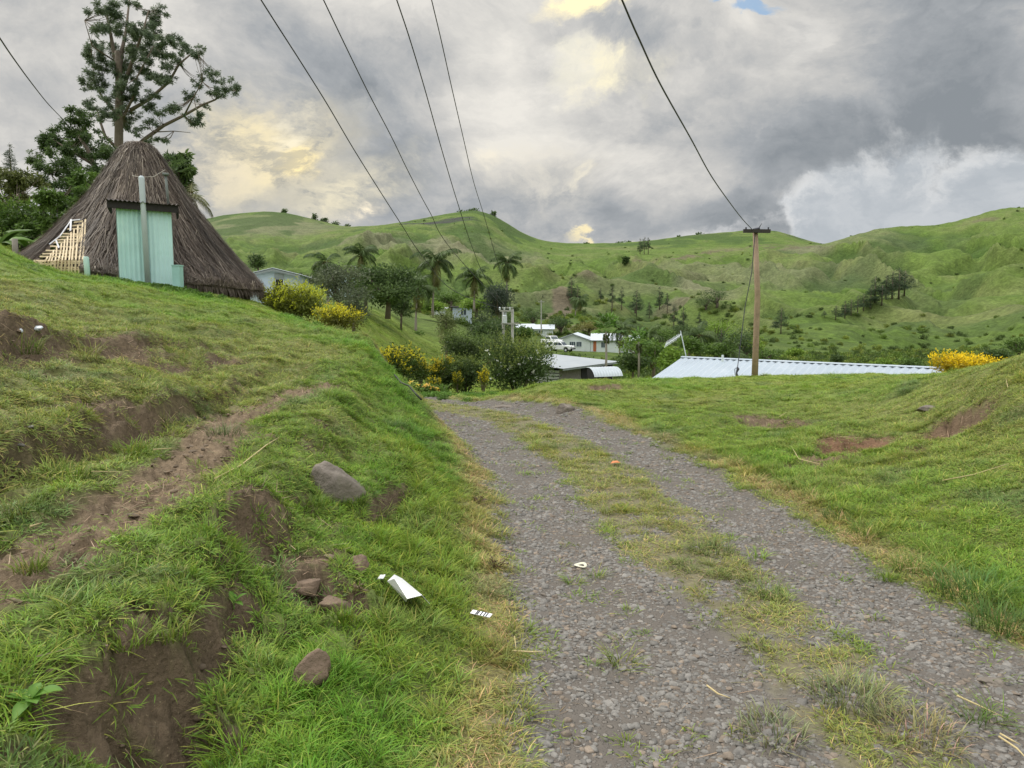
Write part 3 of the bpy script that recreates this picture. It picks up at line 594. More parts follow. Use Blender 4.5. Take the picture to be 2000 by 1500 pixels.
def build_grass():
    T = [template('tuft', *blades(26, .055, .035, .075, .0042, .75, 1, .7)[:2], M_GRASS, None)] if False else []
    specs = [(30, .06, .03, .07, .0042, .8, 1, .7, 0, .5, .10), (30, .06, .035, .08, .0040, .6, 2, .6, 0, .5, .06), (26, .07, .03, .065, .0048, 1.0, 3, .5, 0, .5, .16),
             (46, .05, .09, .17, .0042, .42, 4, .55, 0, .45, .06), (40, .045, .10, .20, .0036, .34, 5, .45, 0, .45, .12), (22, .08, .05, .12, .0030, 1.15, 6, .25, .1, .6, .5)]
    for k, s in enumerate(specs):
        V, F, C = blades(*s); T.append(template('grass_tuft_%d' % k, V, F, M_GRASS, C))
    x, y, r = rpoints(500000, 1.35, 62, 1.1, lambda r: np.where(r < 9, 750, 900 * 90 / r ** 2 + 8))
    dirt, grav, dry, lush = fields(x, y); z = H(x, y)
    den = (1 - np.clip(dirt * (1.0 + .5 * fbm(x * 6, y * 6, 139, 3)) * np.where(poly_d(x, y, PATH) < .4, 1.4, 1.0), 0, .96)) * (1 - np.clip(grav * 1.15, 0, .965)); s = np.abs(road_s(x, y)); mid = (s < .6)
    den = den * np.where(mid, .35 + .6 * sstep(-.3, .3, fbm(x * 2.4, y * 2.4, 131, 3)), 1); den *= np.where(s < 1.3, .8, 1)
    clump = sstep(-.55, .25, fbm(x * 5, y * 5, 133, 3)); den *= .45 + .55 * clump
    k = RNG.uniform(0, 1, len(x)) < den; x, y, r, z, dirt, grav, dry, lush = [q[k] for q in (x, y, r, z, dirt, grav, dry, lush)]
    tall = sstep(.28, .55, fbm(x * 1.9, y * 1.9, 135, 3)) * .5 + .5 * lush; s = road_s(x, y); tall = np.maximum(tall, np.exp(-((s - 1.55) / .2) ** 2) * .45); tall = np.maximum(tall, np.exp(-((dirt - .4) / .25) ** 2) * .45 * (s < -1.5)); tall = np.maximum(tall, (np.abs(s) < .3) * .22 * sstep(-.1, .4, fbm(x * 3, y * 3, 137, 2)))
    u = RNG.uniform(0, 1, len(x)); idx = RNG.integers(0, 3, len(x)); idx = np.where(u < tall * .34, RNG.integers(3, 5, len(x)), idx); idx = np.where((RNG.uniform(0, 1, len(x)) < dry * .35), 5, idx)
    sc = RNG.uniform(.75, 1.25, len(x)) * (1 + sstep(9, 45, r) * 1.0); hs = sc * np.where((y > 9) & (x > .5), .75, 1) * (.8 + .4 * lush) * np.where(x < -.3, .82, 1) * np.where(idx > 2, .66, .9)
    rx, ry = slope_rot(x, y, .85)
    rot = np.stack([rx + RNG.normal(0, .12, len(x)), ry + RNG.normal(0, .12, len(x)), RNG.uniform(0, 6.28, len(x))], 1)
    tint = grass_tint(x, y, dirt, dry, lush)
    # dead stems lying on the bare soil and in the tracks
    T.append(template('dead_stems', *(lambda q: (q[0], q[1], M_GRASS, q[2]))(blades(7, .13, .04, .13, .0038, 1.5, 77, .0, .2, .9, 0))))
    x2, y2, r2 = rpoints(60000, 1.7, 12, .8, lambda r: 130 + 0 * r); d2, g2, y2_, l2 = fields(x2, y2); k = RNG.uniform(0, 1, len(x2)) < np.maximum(np.maximum(d2 * .38, g2 * .10), y2_ * .35); x2, y2, r2 = x2[k], y2[k], r2[k]; n2 = len(x2); z2 = H(x2, y2); tx, ty = slope_rot(x2, y2, 1)
    tint2 = np.array((.42, .34, .22))[None, :] * RNG.uniform(.45, 1.1, (n2, 1)); s2 = RNG.uniform(.6, 1.2, n2)
    x = np.concatenate([x, x2]); y = np.concatenate([y, y2]); z = np.concatenate([z, z2 + .004]); rot = np.concatenate([rot, np.stack([tx, ty, RNG.uniform(0, 6.28, n2)], 1)]); sc = np.concatenate([sc, s2]); hs = np.concatenate([hs, s2 * .6]); tint = np.concatenate([tint, tint2]); idx = np.concatenate([idx, np.full(n2, 6)])
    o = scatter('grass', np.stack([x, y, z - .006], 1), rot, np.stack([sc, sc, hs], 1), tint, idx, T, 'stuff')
    print('grass', len(x))
build_grass()
def ico(sub=1):
    import bmesh
    bm = bmesh.new(); bmesh.ops.create_icosphere(bm, subdivisions=sub, radius=1); V = np.array([v.co[:] for v in bm.verts]); F = [[v.index for v in f.verts] for f in bm.faces]; bm.free(); return V, F
def build_gravel():
    T = []; mat = bpy.data.materials.new('pebble'); mat.use_nodes = True; nt = NT(mat.node_tree); b = mat.node_tree.nodes['Principled BSDF']
    c = nt.mix(1.0, nt.new('ShaderNodeAttribute', attribute_name='tint', attribute_type='INSTANCER').outputs['Color'], nt.ramp(nt.noise(nt.new('ShaderNodeTexCoord').outputs['Object'], 1.2, 4, .6), [(.3, (.7, .7, .7)), (.7, (1.25, 1.22, 1.2))]), 'MULTIPLY')
    nt.l.new(c, b.inputs['Base Color']); b.inputs['Roughness'].default_value = .85
    for k in range(7):
        V, F = ico(2); g = np.random.default_rng(50 + k); V = V * (1 + .22 * g.normal(0, 1, (1, 3)).clip(-1, 1)); nn = gnoise(V[:, 0] * 1.3 + k * 5, V[:, 1] * 1.3 + V[:, 2] * 1.1, k); V = V * (1 + .28 * nn)[:, None]
        for _ in range(5):          # knock flat facets off it
            d = g.normal(0, 1, 3); d /= np.linalg.norm(d); t = V @ d; lim = np.percentile(t, 86); V = V - np.maximum(t - lim, 0)[:, None] * d * .85
        T.append(template('pebble_%d' % k, V, F, mat, np.ones((len(V), 3)), True))
    x, y, r = rpoints(420000, 1.7, 18, .75, lambda r: np.where(r < 5, 3900, 3900 * 25 / r ** 2))
    dirt, grav, dry, lush = fields(x, y); k = RNG.uniform(0, 1, len(x)) < np.clip(grav * (.62 + .8 * fbm(x * 1.8, y * 1.8, 141, 3)), .0, 1) * 1.0 + dirt * .03 * (r < 8)
    x, y, r = x[k], y[k], r[k]; z = H(x, y); n = len(x); sz = np.exp(RNG.normal(math.log(.0078), .50, n))  .clip(.0035, .021) * (1 + .5 * sstep(5, 12, r))
    tint = np.array((.190, .182, .168))[None, :] * RNG.uniform(.62, 1.15, (n, 1)); warm = RNG.uniform(0, 1, n) < .18; tint[warm] *= np.array((1.12, .96, .82)); dm = fields(x, y)[0] > .5; tint[dm] = C_DI * RNG.uniform(.7, 1.35, (int(dm.sum()), 1)); sz = np.where(dm, sz * .9, sz)
    scl = np.stack([sz * RNG.uniform(.9, 1.6, n), sz * RNG.uniform(.8, 1.2, n), sz * RNG.uniform(.4, .7, n)], 1)
    rot = np.stack([RNG.normal(0, .15, n), RNG.normal(0, .15, n), RNG.uniform(0, 6.28, n)], 1)
    scatter('gravel', np.stack([x, y, z - sz * .05], 1), rot, scl, tint, RNG.integers(0, 7, n), T); print('gravel', n)
build_gravel()

# ------------------------------------------------------------------ foliage builders
def leafcloud(blobs, n, size, cols, asp=2.2, seed=0, droop=.0, shell=.55, up=.0):
    """blobs: (centre, (rx,ry,rz)); leaves spread through each blob's volume, denser near its skin"""
    g = np.random.default_rng(seed); vol = np.array([b[1][0] * b[1][1] * b[1][2] for b in blobs]) ** .72; pick = g.choice(len(blobs), n, p=vol / vol.sum())
    c = np.array([tuple(b[0]) for b in blobs])[pick]; rd = np.array([b[1] for b in blobs])[pick]
    d = g.normal(0, 1, (n, 3)); d /= np.linalg.norm(d, axis=1)[:, None]; rr = g.uniform(0, 1, n) ** shell; rr = rr * (1 + .16 * g.normal(0, 1, n))
    p = c + d * rd * rr[:, None]
    a = g.normal(0, 1, (n, 3)) + d * .9; a[:, 2] = a[:, 2] * .7 - droop * 2 + up; a /= np.linalg.norm(a, axis=1)[:, None]
    b = np.cross(a, g.normal(0, 1, (n, 3))); b /= np.linalg.norm(b, axis=1)[:, None]
    L = size * g.uniform(.6, 1.35, n)[:, None]; W = L / asp
    V = np.stack([p - b * W * .12, p + a * L * .5 - b * W * .5, p + a * L, p + a * L * .5 + b * W * .5], 1).reshape(-1, 3)
    F = np.arange(n * 4).reshape(-1, 4)
    cl = np.asarray(cols, float); clump = g.uniform(0, 1, len(blobs))[pick]; t = np.clip(clump * .5 + g.uniform(0, 1, n) * .5, 0, .999); ii = t * (len(cl) - 1); i0 = ii.astype(int); f = (ii - i0)[:, None]
    col = cl[i0] * (1 - f) + cl[np.minimum(i0 + 1, len(cl) - 1)] * f; col = col * g.uniform(.75, 1.2, (n, 1)); return V, F, np.repeat(col, 4, 0)
G_DARK = [(.050, .084, .030), (.08, .13, .042), (.13, .19, .056)]
G_MID = [(.06, .105, .025), (.10, .175, .035), (.16, .25, .05)]
G_BRIGHT = [(.10, .17, .025), (.17, .28, .04), (.26, .36, .055)]
G_PINE = [(.034, .058, .034), (.052, .085, .042), (.08, .12, .055)]
G_GREY = [(.06, .08, .045), (.10, .125, .07), (.15, .175, .10)]
def join(parts):
    V = []; F = []; C = []; o = 0
    for v, f, c in parts: V.append(v); F.append(f + o); C.append(c); o += len(v)
    return np.concatenate(V), np.concatenate(F), np.concatenate(C)
def rel(p, o): return (p[0] - o[0], p[1] - o[1], p[2] - o[2])
def round_tree(name, base, h, w, cols, label, cat, group=None, n=2600, leaf=.16, seed=0, lowcrown=.25, dp=1.0, nb=11, asp=2.0, lean=0, droop=0):
    g = random.Random(seed); o = empty(name, base, 0, label, cat, group); blobs = []
    for i in range(nb):
        a = g.uniform(0, 6.28); q = g.uniform(.15, .72); zz = g.uniform(lowcrown + .12, .86); env = math.sqrt(max(.05, 1 - ((zz - .55) / .55) ** 2))
        c = Vector((math.cos(a) * q * w / 2 * env + lean * zz, math.sin(a) * q * w / 2 * env * dp, zz * h)); s = g.uniform(.17, .30)
        blobs.append((c, (w * s, w * s * dp, min(h, w * 1.2) * s * .72)))
    blobs.append((Vector((lean * .6, 0, h * .60)), (w * .34, w * .34 * dp, h * .28)))
    V, F, C = leafcloud(blobs, n, leaf, cols, asp, seed, droop); mk('crown', V, F, M_LEAF, o, False, C)
    m = MB(); r0 = max(.05, w * .035); m.tube([(0, 0, -.6), (0.02 * w, 0, h * .2), (lean * .4, 0, h * .5)], [r0 * 1.3, r0, r0 * .6], 8)
    for b in blobs[:7]: m.tube([(lean * .2, 0, h * .22), tuple((b[0] + Vector((0, 0, h * .2))) * .5), tuple(b[0])], [r0 * .6, r0 * .4, r0 * .12], 6)
    m.build('trunk', M_BARK, o, True); return o
def shoots(blobs, n, ln, leaf, inner, outer, seed, nl=9, upb=.7, spread=.5):
    """long shoots springing out of a shrub, inner leaves green, tips coloured"""
    g = np.random.default_rng(seed); P0 = []; L_ = []; C_ = []; A_ = []; Wd = []
    for i in range(n):
        c, rd = blobs[g.integers(len(blobs))]; d = g.normal(0, 1, 3); d[2] = abs(d[2]) * .9 + .1; d /= np.linalg.norm(d); st = np.array(tuple(c)) + d * np.array(rd) * g.uniform(.5, .95)
        dr = d * spread + np.array((0, 0, upb)) + g.normal(0, .18, 3); dr /= np.linalg.norm(dr); ll = ln * g.uniform(.5, 1.2)
        for k in range(nl):
            t = (k + g.uniform()) / nl; p = st + dr * ll * t + np.array((0, 0, -.25 * ll * t * t)); a = dr * .5 + g.normal(0, .6, 3); a /= np.linalg.norm(a)
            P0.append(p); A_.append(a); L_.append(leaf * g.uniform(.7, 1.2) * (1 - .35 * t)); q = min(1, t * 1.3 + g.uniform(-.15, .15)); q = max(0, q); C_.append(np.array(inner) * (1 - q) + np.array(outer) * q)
    P0 = np.array(P0); A_ = np.array(A_); L_ = np.array(L_)[:, None]; n2 = len(P0); b = np.cross(A_, g.normal(0, 1, (n2, 3))); b /= np.linalg.norm(b, axis=1)[:, None]; W = L_ * .42
    V = np.stack([P0, P0 + A_ * L_ * .5 - b * W * .5, P0 + A_ * L_, P0 + A_ * L_ * .5 + b * W * .5], 1).reshape(-1, 3)
    C = np.repeat(np.array(C_) * g.uniform(.8, 1.2, (n2, 1)), 4, 0); return V, np.arange(n2 * 4).reshape(-1, 4), C
def shrub(name, base, h, w, label, cat, inner, outer, group=None, seed=0, n=2200, leaf=.07, nsh=170, shl=.5, dp=.9, upb=.7, inner_cols=None, wide=.0, nl=9):
    g = random.Random(seed); o = empty(name, base, 0, label, cat, group); blobs = []
    for i in range(9):
        a = g.uniform(0, 6.28); q = g.uniform(.1, .62); c = Vector((math.cos(a) * q * w / 2, math.sin(a) * q * w / 2 * dp, h * g.uniform(.25, .62))); blobs.append((c, (w * g.uniform(.16, .24), w * .2 * dp, h * g.uniform(.2, .3))))
    blobs.append((Vector((0, 0, h * .35)), (w * .38, w * .36 * dp, h * .34)))
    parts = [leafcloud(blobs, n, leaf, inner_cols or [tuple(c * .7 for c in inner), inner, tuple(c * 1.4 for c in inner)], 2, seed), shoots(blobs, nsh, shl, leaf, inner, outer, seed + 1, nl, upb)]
    V, F, C = join(parts); mk('foliage', V, F, M_LEAF, o, False, C)
    m = MB()
    for b in blobs[:7]: m.tube([(0, 0, -.3), tuple(b[0] * .5), tuple(b[0])], [.03 * w / 1.5, .02, .008], 5)
    m.build('stem', M_BARK, o, True); return o
def palm(base, top, rad, label, seed=0, nf=19, group='coconut palms of the village', name='coconut_palm', droopy=1.0, cols=((.05, .085, .028), (.10, .15, .045), (.17, .17, .06)), trunk_r=.095, dead=2):
    g = random.Random(seed); base = Vector(base); top = Vector(top); o = empty(name, base, 0, label, 'palm tree', group); t = top - base; m = MB()
    pts = [Vector((0, 0, -.5))]; rad_ = [trunk_r * 1.6]
    for k in range(9): f = k / 8; pts.append(Vector((t.x * f ** 1.5, t.y * f, t.z * f))); rad_.append(trunk_r * (1.35 - .55 * min(1, f * 2.5)) * (1 + .05 * (k % 2)))
    m.tube(pts, rad_, 10); m.build('trunk', M_PBARK, o, True)
    V = []; F = []; C = []; cr = t
    for i in range(nf):
        a = i * 2.399 + g.uniform(-.2, .2); el = math.radians(g.uniform(-30, 80) if i > dead else g.uniform(-70, -50)); L = rad * g.uniform(.85, 1.15); d = Vector((math.cos(a), math.sin(a), 0)); k0 = len(V)
        col = np.array(cols[0]) * (1 - i / nf) + np.array(cols[1]) * (i / nf) if i > dead else np.array(cols[2])
        pts = []; ang = el; p = cr.copy(); seg = 12
        for s in range(seg + 1):
            pts.append(p.copy()); p = p + (d * math.cos(ang) + Vector((0, 0, math.sin(ang)))) * (L / seg); ang -= math.radians(10.5) * droopy * g.uniform(.7, 1.3) * (0.4 + s / seg)
        side = Vector((-d.y, d.x, 0)); w_ = .02 * rad
        for s in range(seg):       # rachis
            b = len(V); V += [tuple(pts[s] + side * w_), tuple(pts[s] - side * w_), tuple(pts[s+1] - side * w_ * .7), tuple(pts[s+1] + side * w_ * .7)]; F.append([b, b+1, b+2, b+3]); C += [col * 1.3] * 4
        for s in range(26):
            f = .1 + .9 * s / 26; q = f * seg; k = min(int(q), seg - 1); p = pts[k].lerp(pts[k + 1], q - k); tg = (pts[k + 1] - pts[k]).normalized(); ll = rad * .34 * math.sin(math.pi * (.12 + .82 * f)) ** .7
            for sg in (-1, 1):
                dd = (side * sg * .8 + tg * .55 + Vector((0, 0, -.42 - .35 * g.random()))).normalized(); b = len(V); wv = tg * (.028 * rad)
                mid = p + dd * ll * .5 + wv * .5; tip = p + dd * ll + Vector((0, 0, -ll * .18)); V += [tuple(p), tuple(p + wv), tuple(mid + wv), tuple(tip), tuple(mid)]; F.append([b, b+1, b+2, b+3, b+4]); cc = col * g.uniform(.75, 1.3); C += [cc] * 5
    mk('fronds', V, F, M_LEAF, o, False, np.array(C))
    V, Fq, C = leafcloud([(cr + Vector((0, 0, -.15)), (.2, .2, .2))], 60, .25 * rad / 2.4, [(.12, .10, .04), (.16, .13, .05)], 2, seed); mk('heart', V, Fq, M_LEAF, o, False, C); return o
def pine_mesh(seed, h=9, w=3.4, n=1900, col=G_PINE, bare=.25, leaf=.42):
    g = random.Random(seed); blobs = []; m = MB(); m.tube([(0, 0, -1), (g.uniform(-.1, .1), 0, h * .5), (0, 0, h)], [h * .022, h * .014, .02], 6); z = h * bare
    while z < h * .97:
        f = 1 - (z / h - bare) / (1 - bare); wr = w / 2 * (f ** .75) * g.uniform(.7, 1.12) + .15
        for k in range(3 if f > .3 else 2):
            a = g.uniform(0, 6.28); c = Vector((math.cos(a) * wr * .62, math.sin(a) * wr * .62, z + g.uniform(-.2, .35))); blobs.append((c, (wr * .45, wr * .45, h * .038))); m.tube([(0, 0, z - .2), tuple(c)], [h * .006, .02], 4)
        z += h * .062
    blobs.append((Vector((0, 0, h * .95)), (.18, .18, h * .06)))
    V, F, C = leafcloud(blobs, n, leaf, col, 5, seed, 0, .5, up=.6); return (V, F, C), m
# ------------------------------------------------------------------ thatched hut
def build_hut():
    cx, cy = X(289, 21.0), 21.0; zb = gz(cx, cy - 2.5) - .1
    ap = P(272, 283, 21.0).z; hut = empty('thatched_hut', (cx, cy, 0), 0, 'tall conical thatched hut on the grassy rise with tin shed at its front', 'hut')
    # silhouette: radius against height, taken from the skyline of the thatch
    prof = [(0.0, 1.0), (.075, .992), (.13, .955), (.175, .90), (.25, .80), (.335, .685), (.43, .55), (.55, .43), (.685, .29), (.82, .16), (.95, .06), (1.07, -.01), (1.09, -.045)]
    z0 = 2.72; Ht = ap - z0; Rb = 2.95; tr = np.array((-.0)); V = []; C = []; n = 120; rows = 60
    ps = np.array(prof); tt = np.linspace(0, 1, rows); pr = np.interp(tt, np.linspace(0, 1, len(ps)), ps[:, 0]); pz = np.interp(tt, np.linspace(0, 1, len(ps)), ps[:, 1])
    def eave_dip(a):     # ground falls to the right, so the eave is lower there
        return -.38 * math.cos(a) * 1.0
    def surf(a, f):
        r_ = np.interp(f, tt, pr) * Rb; z_ = z0 + np.interp(f, tt, pz) * Ht; low = max(0, (f - .35) / .65) ** 1.5; lumpy = 1 + .025 * math.sin(5 * a + 3 * f) + .02 * math.sin(11 * a + 9 * f)
        return Vector((math.cos(a) * r_ * lumpy * (1 - .05 * max(0, -math.cos(a)) * f), math.sin(a) * r_ * .97 * lumpy, z_ + eave_dip(a) * low))
    for i in range(rows):
        for j in range(n):
            a = 2 * math.pi * j / n; p = surf(a, tt[i]); k = .05 * (1 - ((tt[i] * 8.5 + .5 * float(gnoise(a * 5, tt[i] * 3, 17))) % 1)) + .045 * float(gnoise(a * 9, tt[i] * 7, 7)) + .02 * float(gnoise(a * 40, tt[i] * 16, 8)); d = Vector((math.cos(a), math.sin(a), .5)); V.append(tuple(p + d * k))
    F = [[i * n + j, (i + 1) * n + j, (i + 1) * n + (j + 1) % n, i * n + (j + 1) % n] for i in range(rows - 1) for j in range(n)]
    # woven opening at the front left: the thatch is missing there
    mth = pmat('thatch', (.125, .098, .082), .95, var=.35, vscale=9, bump=.8, bscale=30, stain=(.24, .19, .15), stscale=4, stamt=.5)
    tri = [P(62, 520, 18.6), P(163, 425, 19.3), P(168, 548, 18.3)]
    def in_gap(p):
        u, v = 1000 + p.x / p.y * FPX, 0
        w = Vector(p); dz = w.z - CAMZ; t = dz / w.y; vv = 750 - FPX * math.tan(math.atan(t) + PITCH); return (w.y < cy) and (u < 165) and vv > 432 + (160 - u) * .98 and vv < 545
    keep = []
    for f in F:
        c = sum((Vector(V[k]) for k in f), Vector()) / 4 + Vector((cx, cy, 0)); keep.append(not in_gap(c))
    mk('thatch_roof', V, [f for f, k in zip(F, keep) if k], mth, hut, True)
    # straws lying down the thatch
    g = np.random.default_rng(3); SV = []; SF = []; SCc = []
    for i in range(15000):
        a = g.uniform(math.pi * .92, 2 * math.pi * 1.04) if i % 6 else g.uniform(0, 2 * math.pi); f = g.uniform(.02, .99); p = surf(a, f); q = surf(a + g.normal(0, .085) * (1.25 - f), min(1.02, f + g.uniform(.03, .16)))
        if in_gap(p + Vector((cx, cy, 0))) or in_gap(q + Vector((cx, cy, 0))): continue
        d = (q - p); nrm = Vector((math.cos(a), math.sin(a), .75)).normalized(); sd_ = d.cross(nrm).normalized(); w_ = g.uniform(.005, .015); up = nrm * g.uniform(.03, .12); dn = nrm * (g.uniform(.015, .10) if i % 9 else g.uniform(.1, .2)); b = len(SV)
        SV += [p + up - sd_ * w_, p + up + sd_ * w_, q + dn + sd_ * w_ * .4, q + dn - sd_ * w_ * .4]; SF.append([b, b+1, b+2, b+3]); t = g.uniform(); cc = np.array((.10, .076, .062)) * (1 - t) + np.array((.33, .27, .22)) * t ** 1.6 if t < .9 else np.array((.40, .34, .28)); pt_ = .85 + .55 * float(gnoise(a * 3.1, f * 3.5, 19)); SCc += [cc * (.75 + .5 * g.uniform()) * pt_] * 4
    mk('thatch_straw', [tuple(v) for v in SV], SF, M_LEAF, hut, False, np.array(SCc))
    # shaggy eave fringe
    SV = []; SF = []; SCc = []
    for i in range(4200):
        a = g.uniform(0, 2 * math.pi); p = surf(a, g.uniform(.93, 1.0)); dn = Vector((math.cos(a) * g.uniform(-.05, .12), math.sin(a) * g.uniform(-.05, .12), -g.uniform(.12, .34))); sd_ = Vector((-math.sin(a), math.cos(a), 0)) * g.uniform(.006, .014); b = len(SV)
        if in_gap(p + Vector((cx, cy, 0))): continue
        SV += [p - sd_, p + sd_, p + dn + sd_ * .3, p + dn - sd_ * .3]; SF.append([b, b+1, b+2, b+3]); SCc += [np.array((.15, .12, .10)) * g.uniform(.5, 1.5)] * 4
    mk('eave_fringe', [tuple(v) for v in SV], SF, M_LEAF, hut, False, np.array(SCc))
    # knot of thatch at the top
    SV = []; SF = []; SCc = []
    for i in range(420):
        a = g.uniform(0, 6.28); p = Vector((math.cos(a) * .12, math.sin(a) * .12, ap - .02 + g.uniform(-.03, .1))); q = surf(a, g.uniform(.1, .3)) + Vector((math.cos(a), math.sin(a), .4)) * g.uniform(.04, .12); sd_ = Vector((-math.sin(a), math.cos(a), 0)) * .012; b = len(SV); md_ = surf(a, .06) + Vector((math.cos(a), math.sin(a), .8)) * .07
        SV += [p - sd_, p + sd_, md_ + sd_, md_ - sd_, q + sd_ * .4, q - sd_ * .4]; SF += [[b, b+1, b+2, b+3], [b+3, b+2, b+4, b+5]]; SCc += [np.array((.2, .16, .13)) * g.uniform(.6, 1.5)] * 6
    mk('roof_cap', [tuple(v) for v in SV], SF, M_LEAF, hut, False, np.array(SCc))
    # reed wall under the eave
    m = MB(); k = 90; V = []; 
    mw = pmat('reed_wall', (.15, .12, .10), .95, var=.5, vscale=18, bump=.8, bscale=40)
    for z in (-.8, 2.3):
        for j in range(k): a = 2 * math.pi * j / k; rr_ = 2.76 + .02 * (j % 2); V.append((math.cos(a) * rr_, math.sin(a) * rr_, z))
    mk('reed_wall', V, [[j, (j + 1) % k, k + (j + 1) % k, k + j] for j in range(k)], mw, hut)
    # split bamboo lattice filling the gap
    def LP(u, v, off=0.0):
        d = pray(u, v); best = None
        for yy in np.linspace(17.2, 22, 160):
            q = Vector((d[0] * yy - cx, yy - cy, CAMZ + d[2] * yy)); r_ = math.hypot(q.x, q.y / .97); a = math.atan2(q.y / .97, q.x); f = np.interp(r_ / Rb, pr, tt); s = surf(a, float(f))
            if s.z + .05 >= q.z - .0 and r_ < Rb * 1.03: best = q; break
        if best is None: best = Vector((d[0] * 19.2 - cx, 19.2 - cy, CAMZ + d[2] * 19.2))
        return best + Vector((0, off, 0))
    mb = pmat('split_bamboo', (.62, .50, .33), .7, var=.25, vscale=8); m1 = MB(); g2 = random.Random(4)
    def strip(m, pts, w):
        for a_, b_ in zip(pts[:-1], pts[1:]):
            d = (b_ - a_); sd_ = Vector((0, -1, .3)).cross(d).normalized() * w; m.prism([a_ - sd_, a_ + sd_, b_ + sd_, b_ - sd_], (0, .012, 0))
    edge = lambda v: 160 - (v - 428) * 1.0
    for i in range(17):
        v = 436 + i * 6.6 + g2.uniform(-1.5, 1.5); ul = max(66, edge(v) - 4); ur = 166; dv = g2.uniform(-3, 3)
        if ul < ur - 5: strip(m1, [LP(ul + (ur - ul) * t, v + dv * t + (6 if v > 515 else 0) * 0, -.10 - .02 * (int(t * 4) % 2)) for t in (0, .25, .5, .75, 1)], .020)
    for i in range(15):
        u = 74 + i * 6.6 + g2.uniform(-1, 1); vt = 432 + (163 - u) * 1.0; vb = 505 + (u - 66) * .42; lean_ = g2.uniform(2, 9)
        strip(m1, [LP(u + lean_ * (1 - t), vt + (vb - vt) * t, -.12 - .03 * (int(t * 3) % 2)) for t in (0, .33, .66, 1)], .020)
    for i in range(8):
        u = 82 + i * 11; vt = 440 + (163 - u) * 1.0; vb = 505 + (u - 66) * .42; strip(m1, [LP(u - 8, vb, -.15), LP(min(164, u + 22), vt + 6, -.15)], .015)
    m1.build('woven_panel', mb, hut)
    mc = pmat('pale_binding', (.62, .62, .66), .7, var=.15); m2 = MB()
    strip(m2, [LP(104, 478, -.16), LP(125, 462, -.17), LP(146, 432, -.17), LP(164, 430, -.17)], .016); strip(m2, [LP(147, 430, -.19), LP(146, 452, -.19)], .022); strip(m2, [LP(118, 470, -.19), LP(124, 485, -.19)], .018)
    m2.build('binding', mc, hut)
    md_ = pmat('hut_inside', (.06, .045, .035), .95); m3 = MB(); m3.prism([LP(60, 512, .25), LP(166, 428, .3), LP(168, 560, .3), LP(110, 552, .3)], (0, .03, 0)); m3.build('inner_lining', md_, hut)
    # rope slung across the thatch
    rp = MB(); rp.tube([rel(P(258, 343, 19.6), (cx, cy, 0)), rel(P(275, 346, 19.3), (cx, cy, 0)), rel(P(300, 345, 19.3), (cx, cy, 0)), rel(P(322, 332, 19.5), (cx, cy, 0))], .006, 5); rp.build('rope', pmat('rope', (.5, .47, .42), .9), hut)
build_hut()
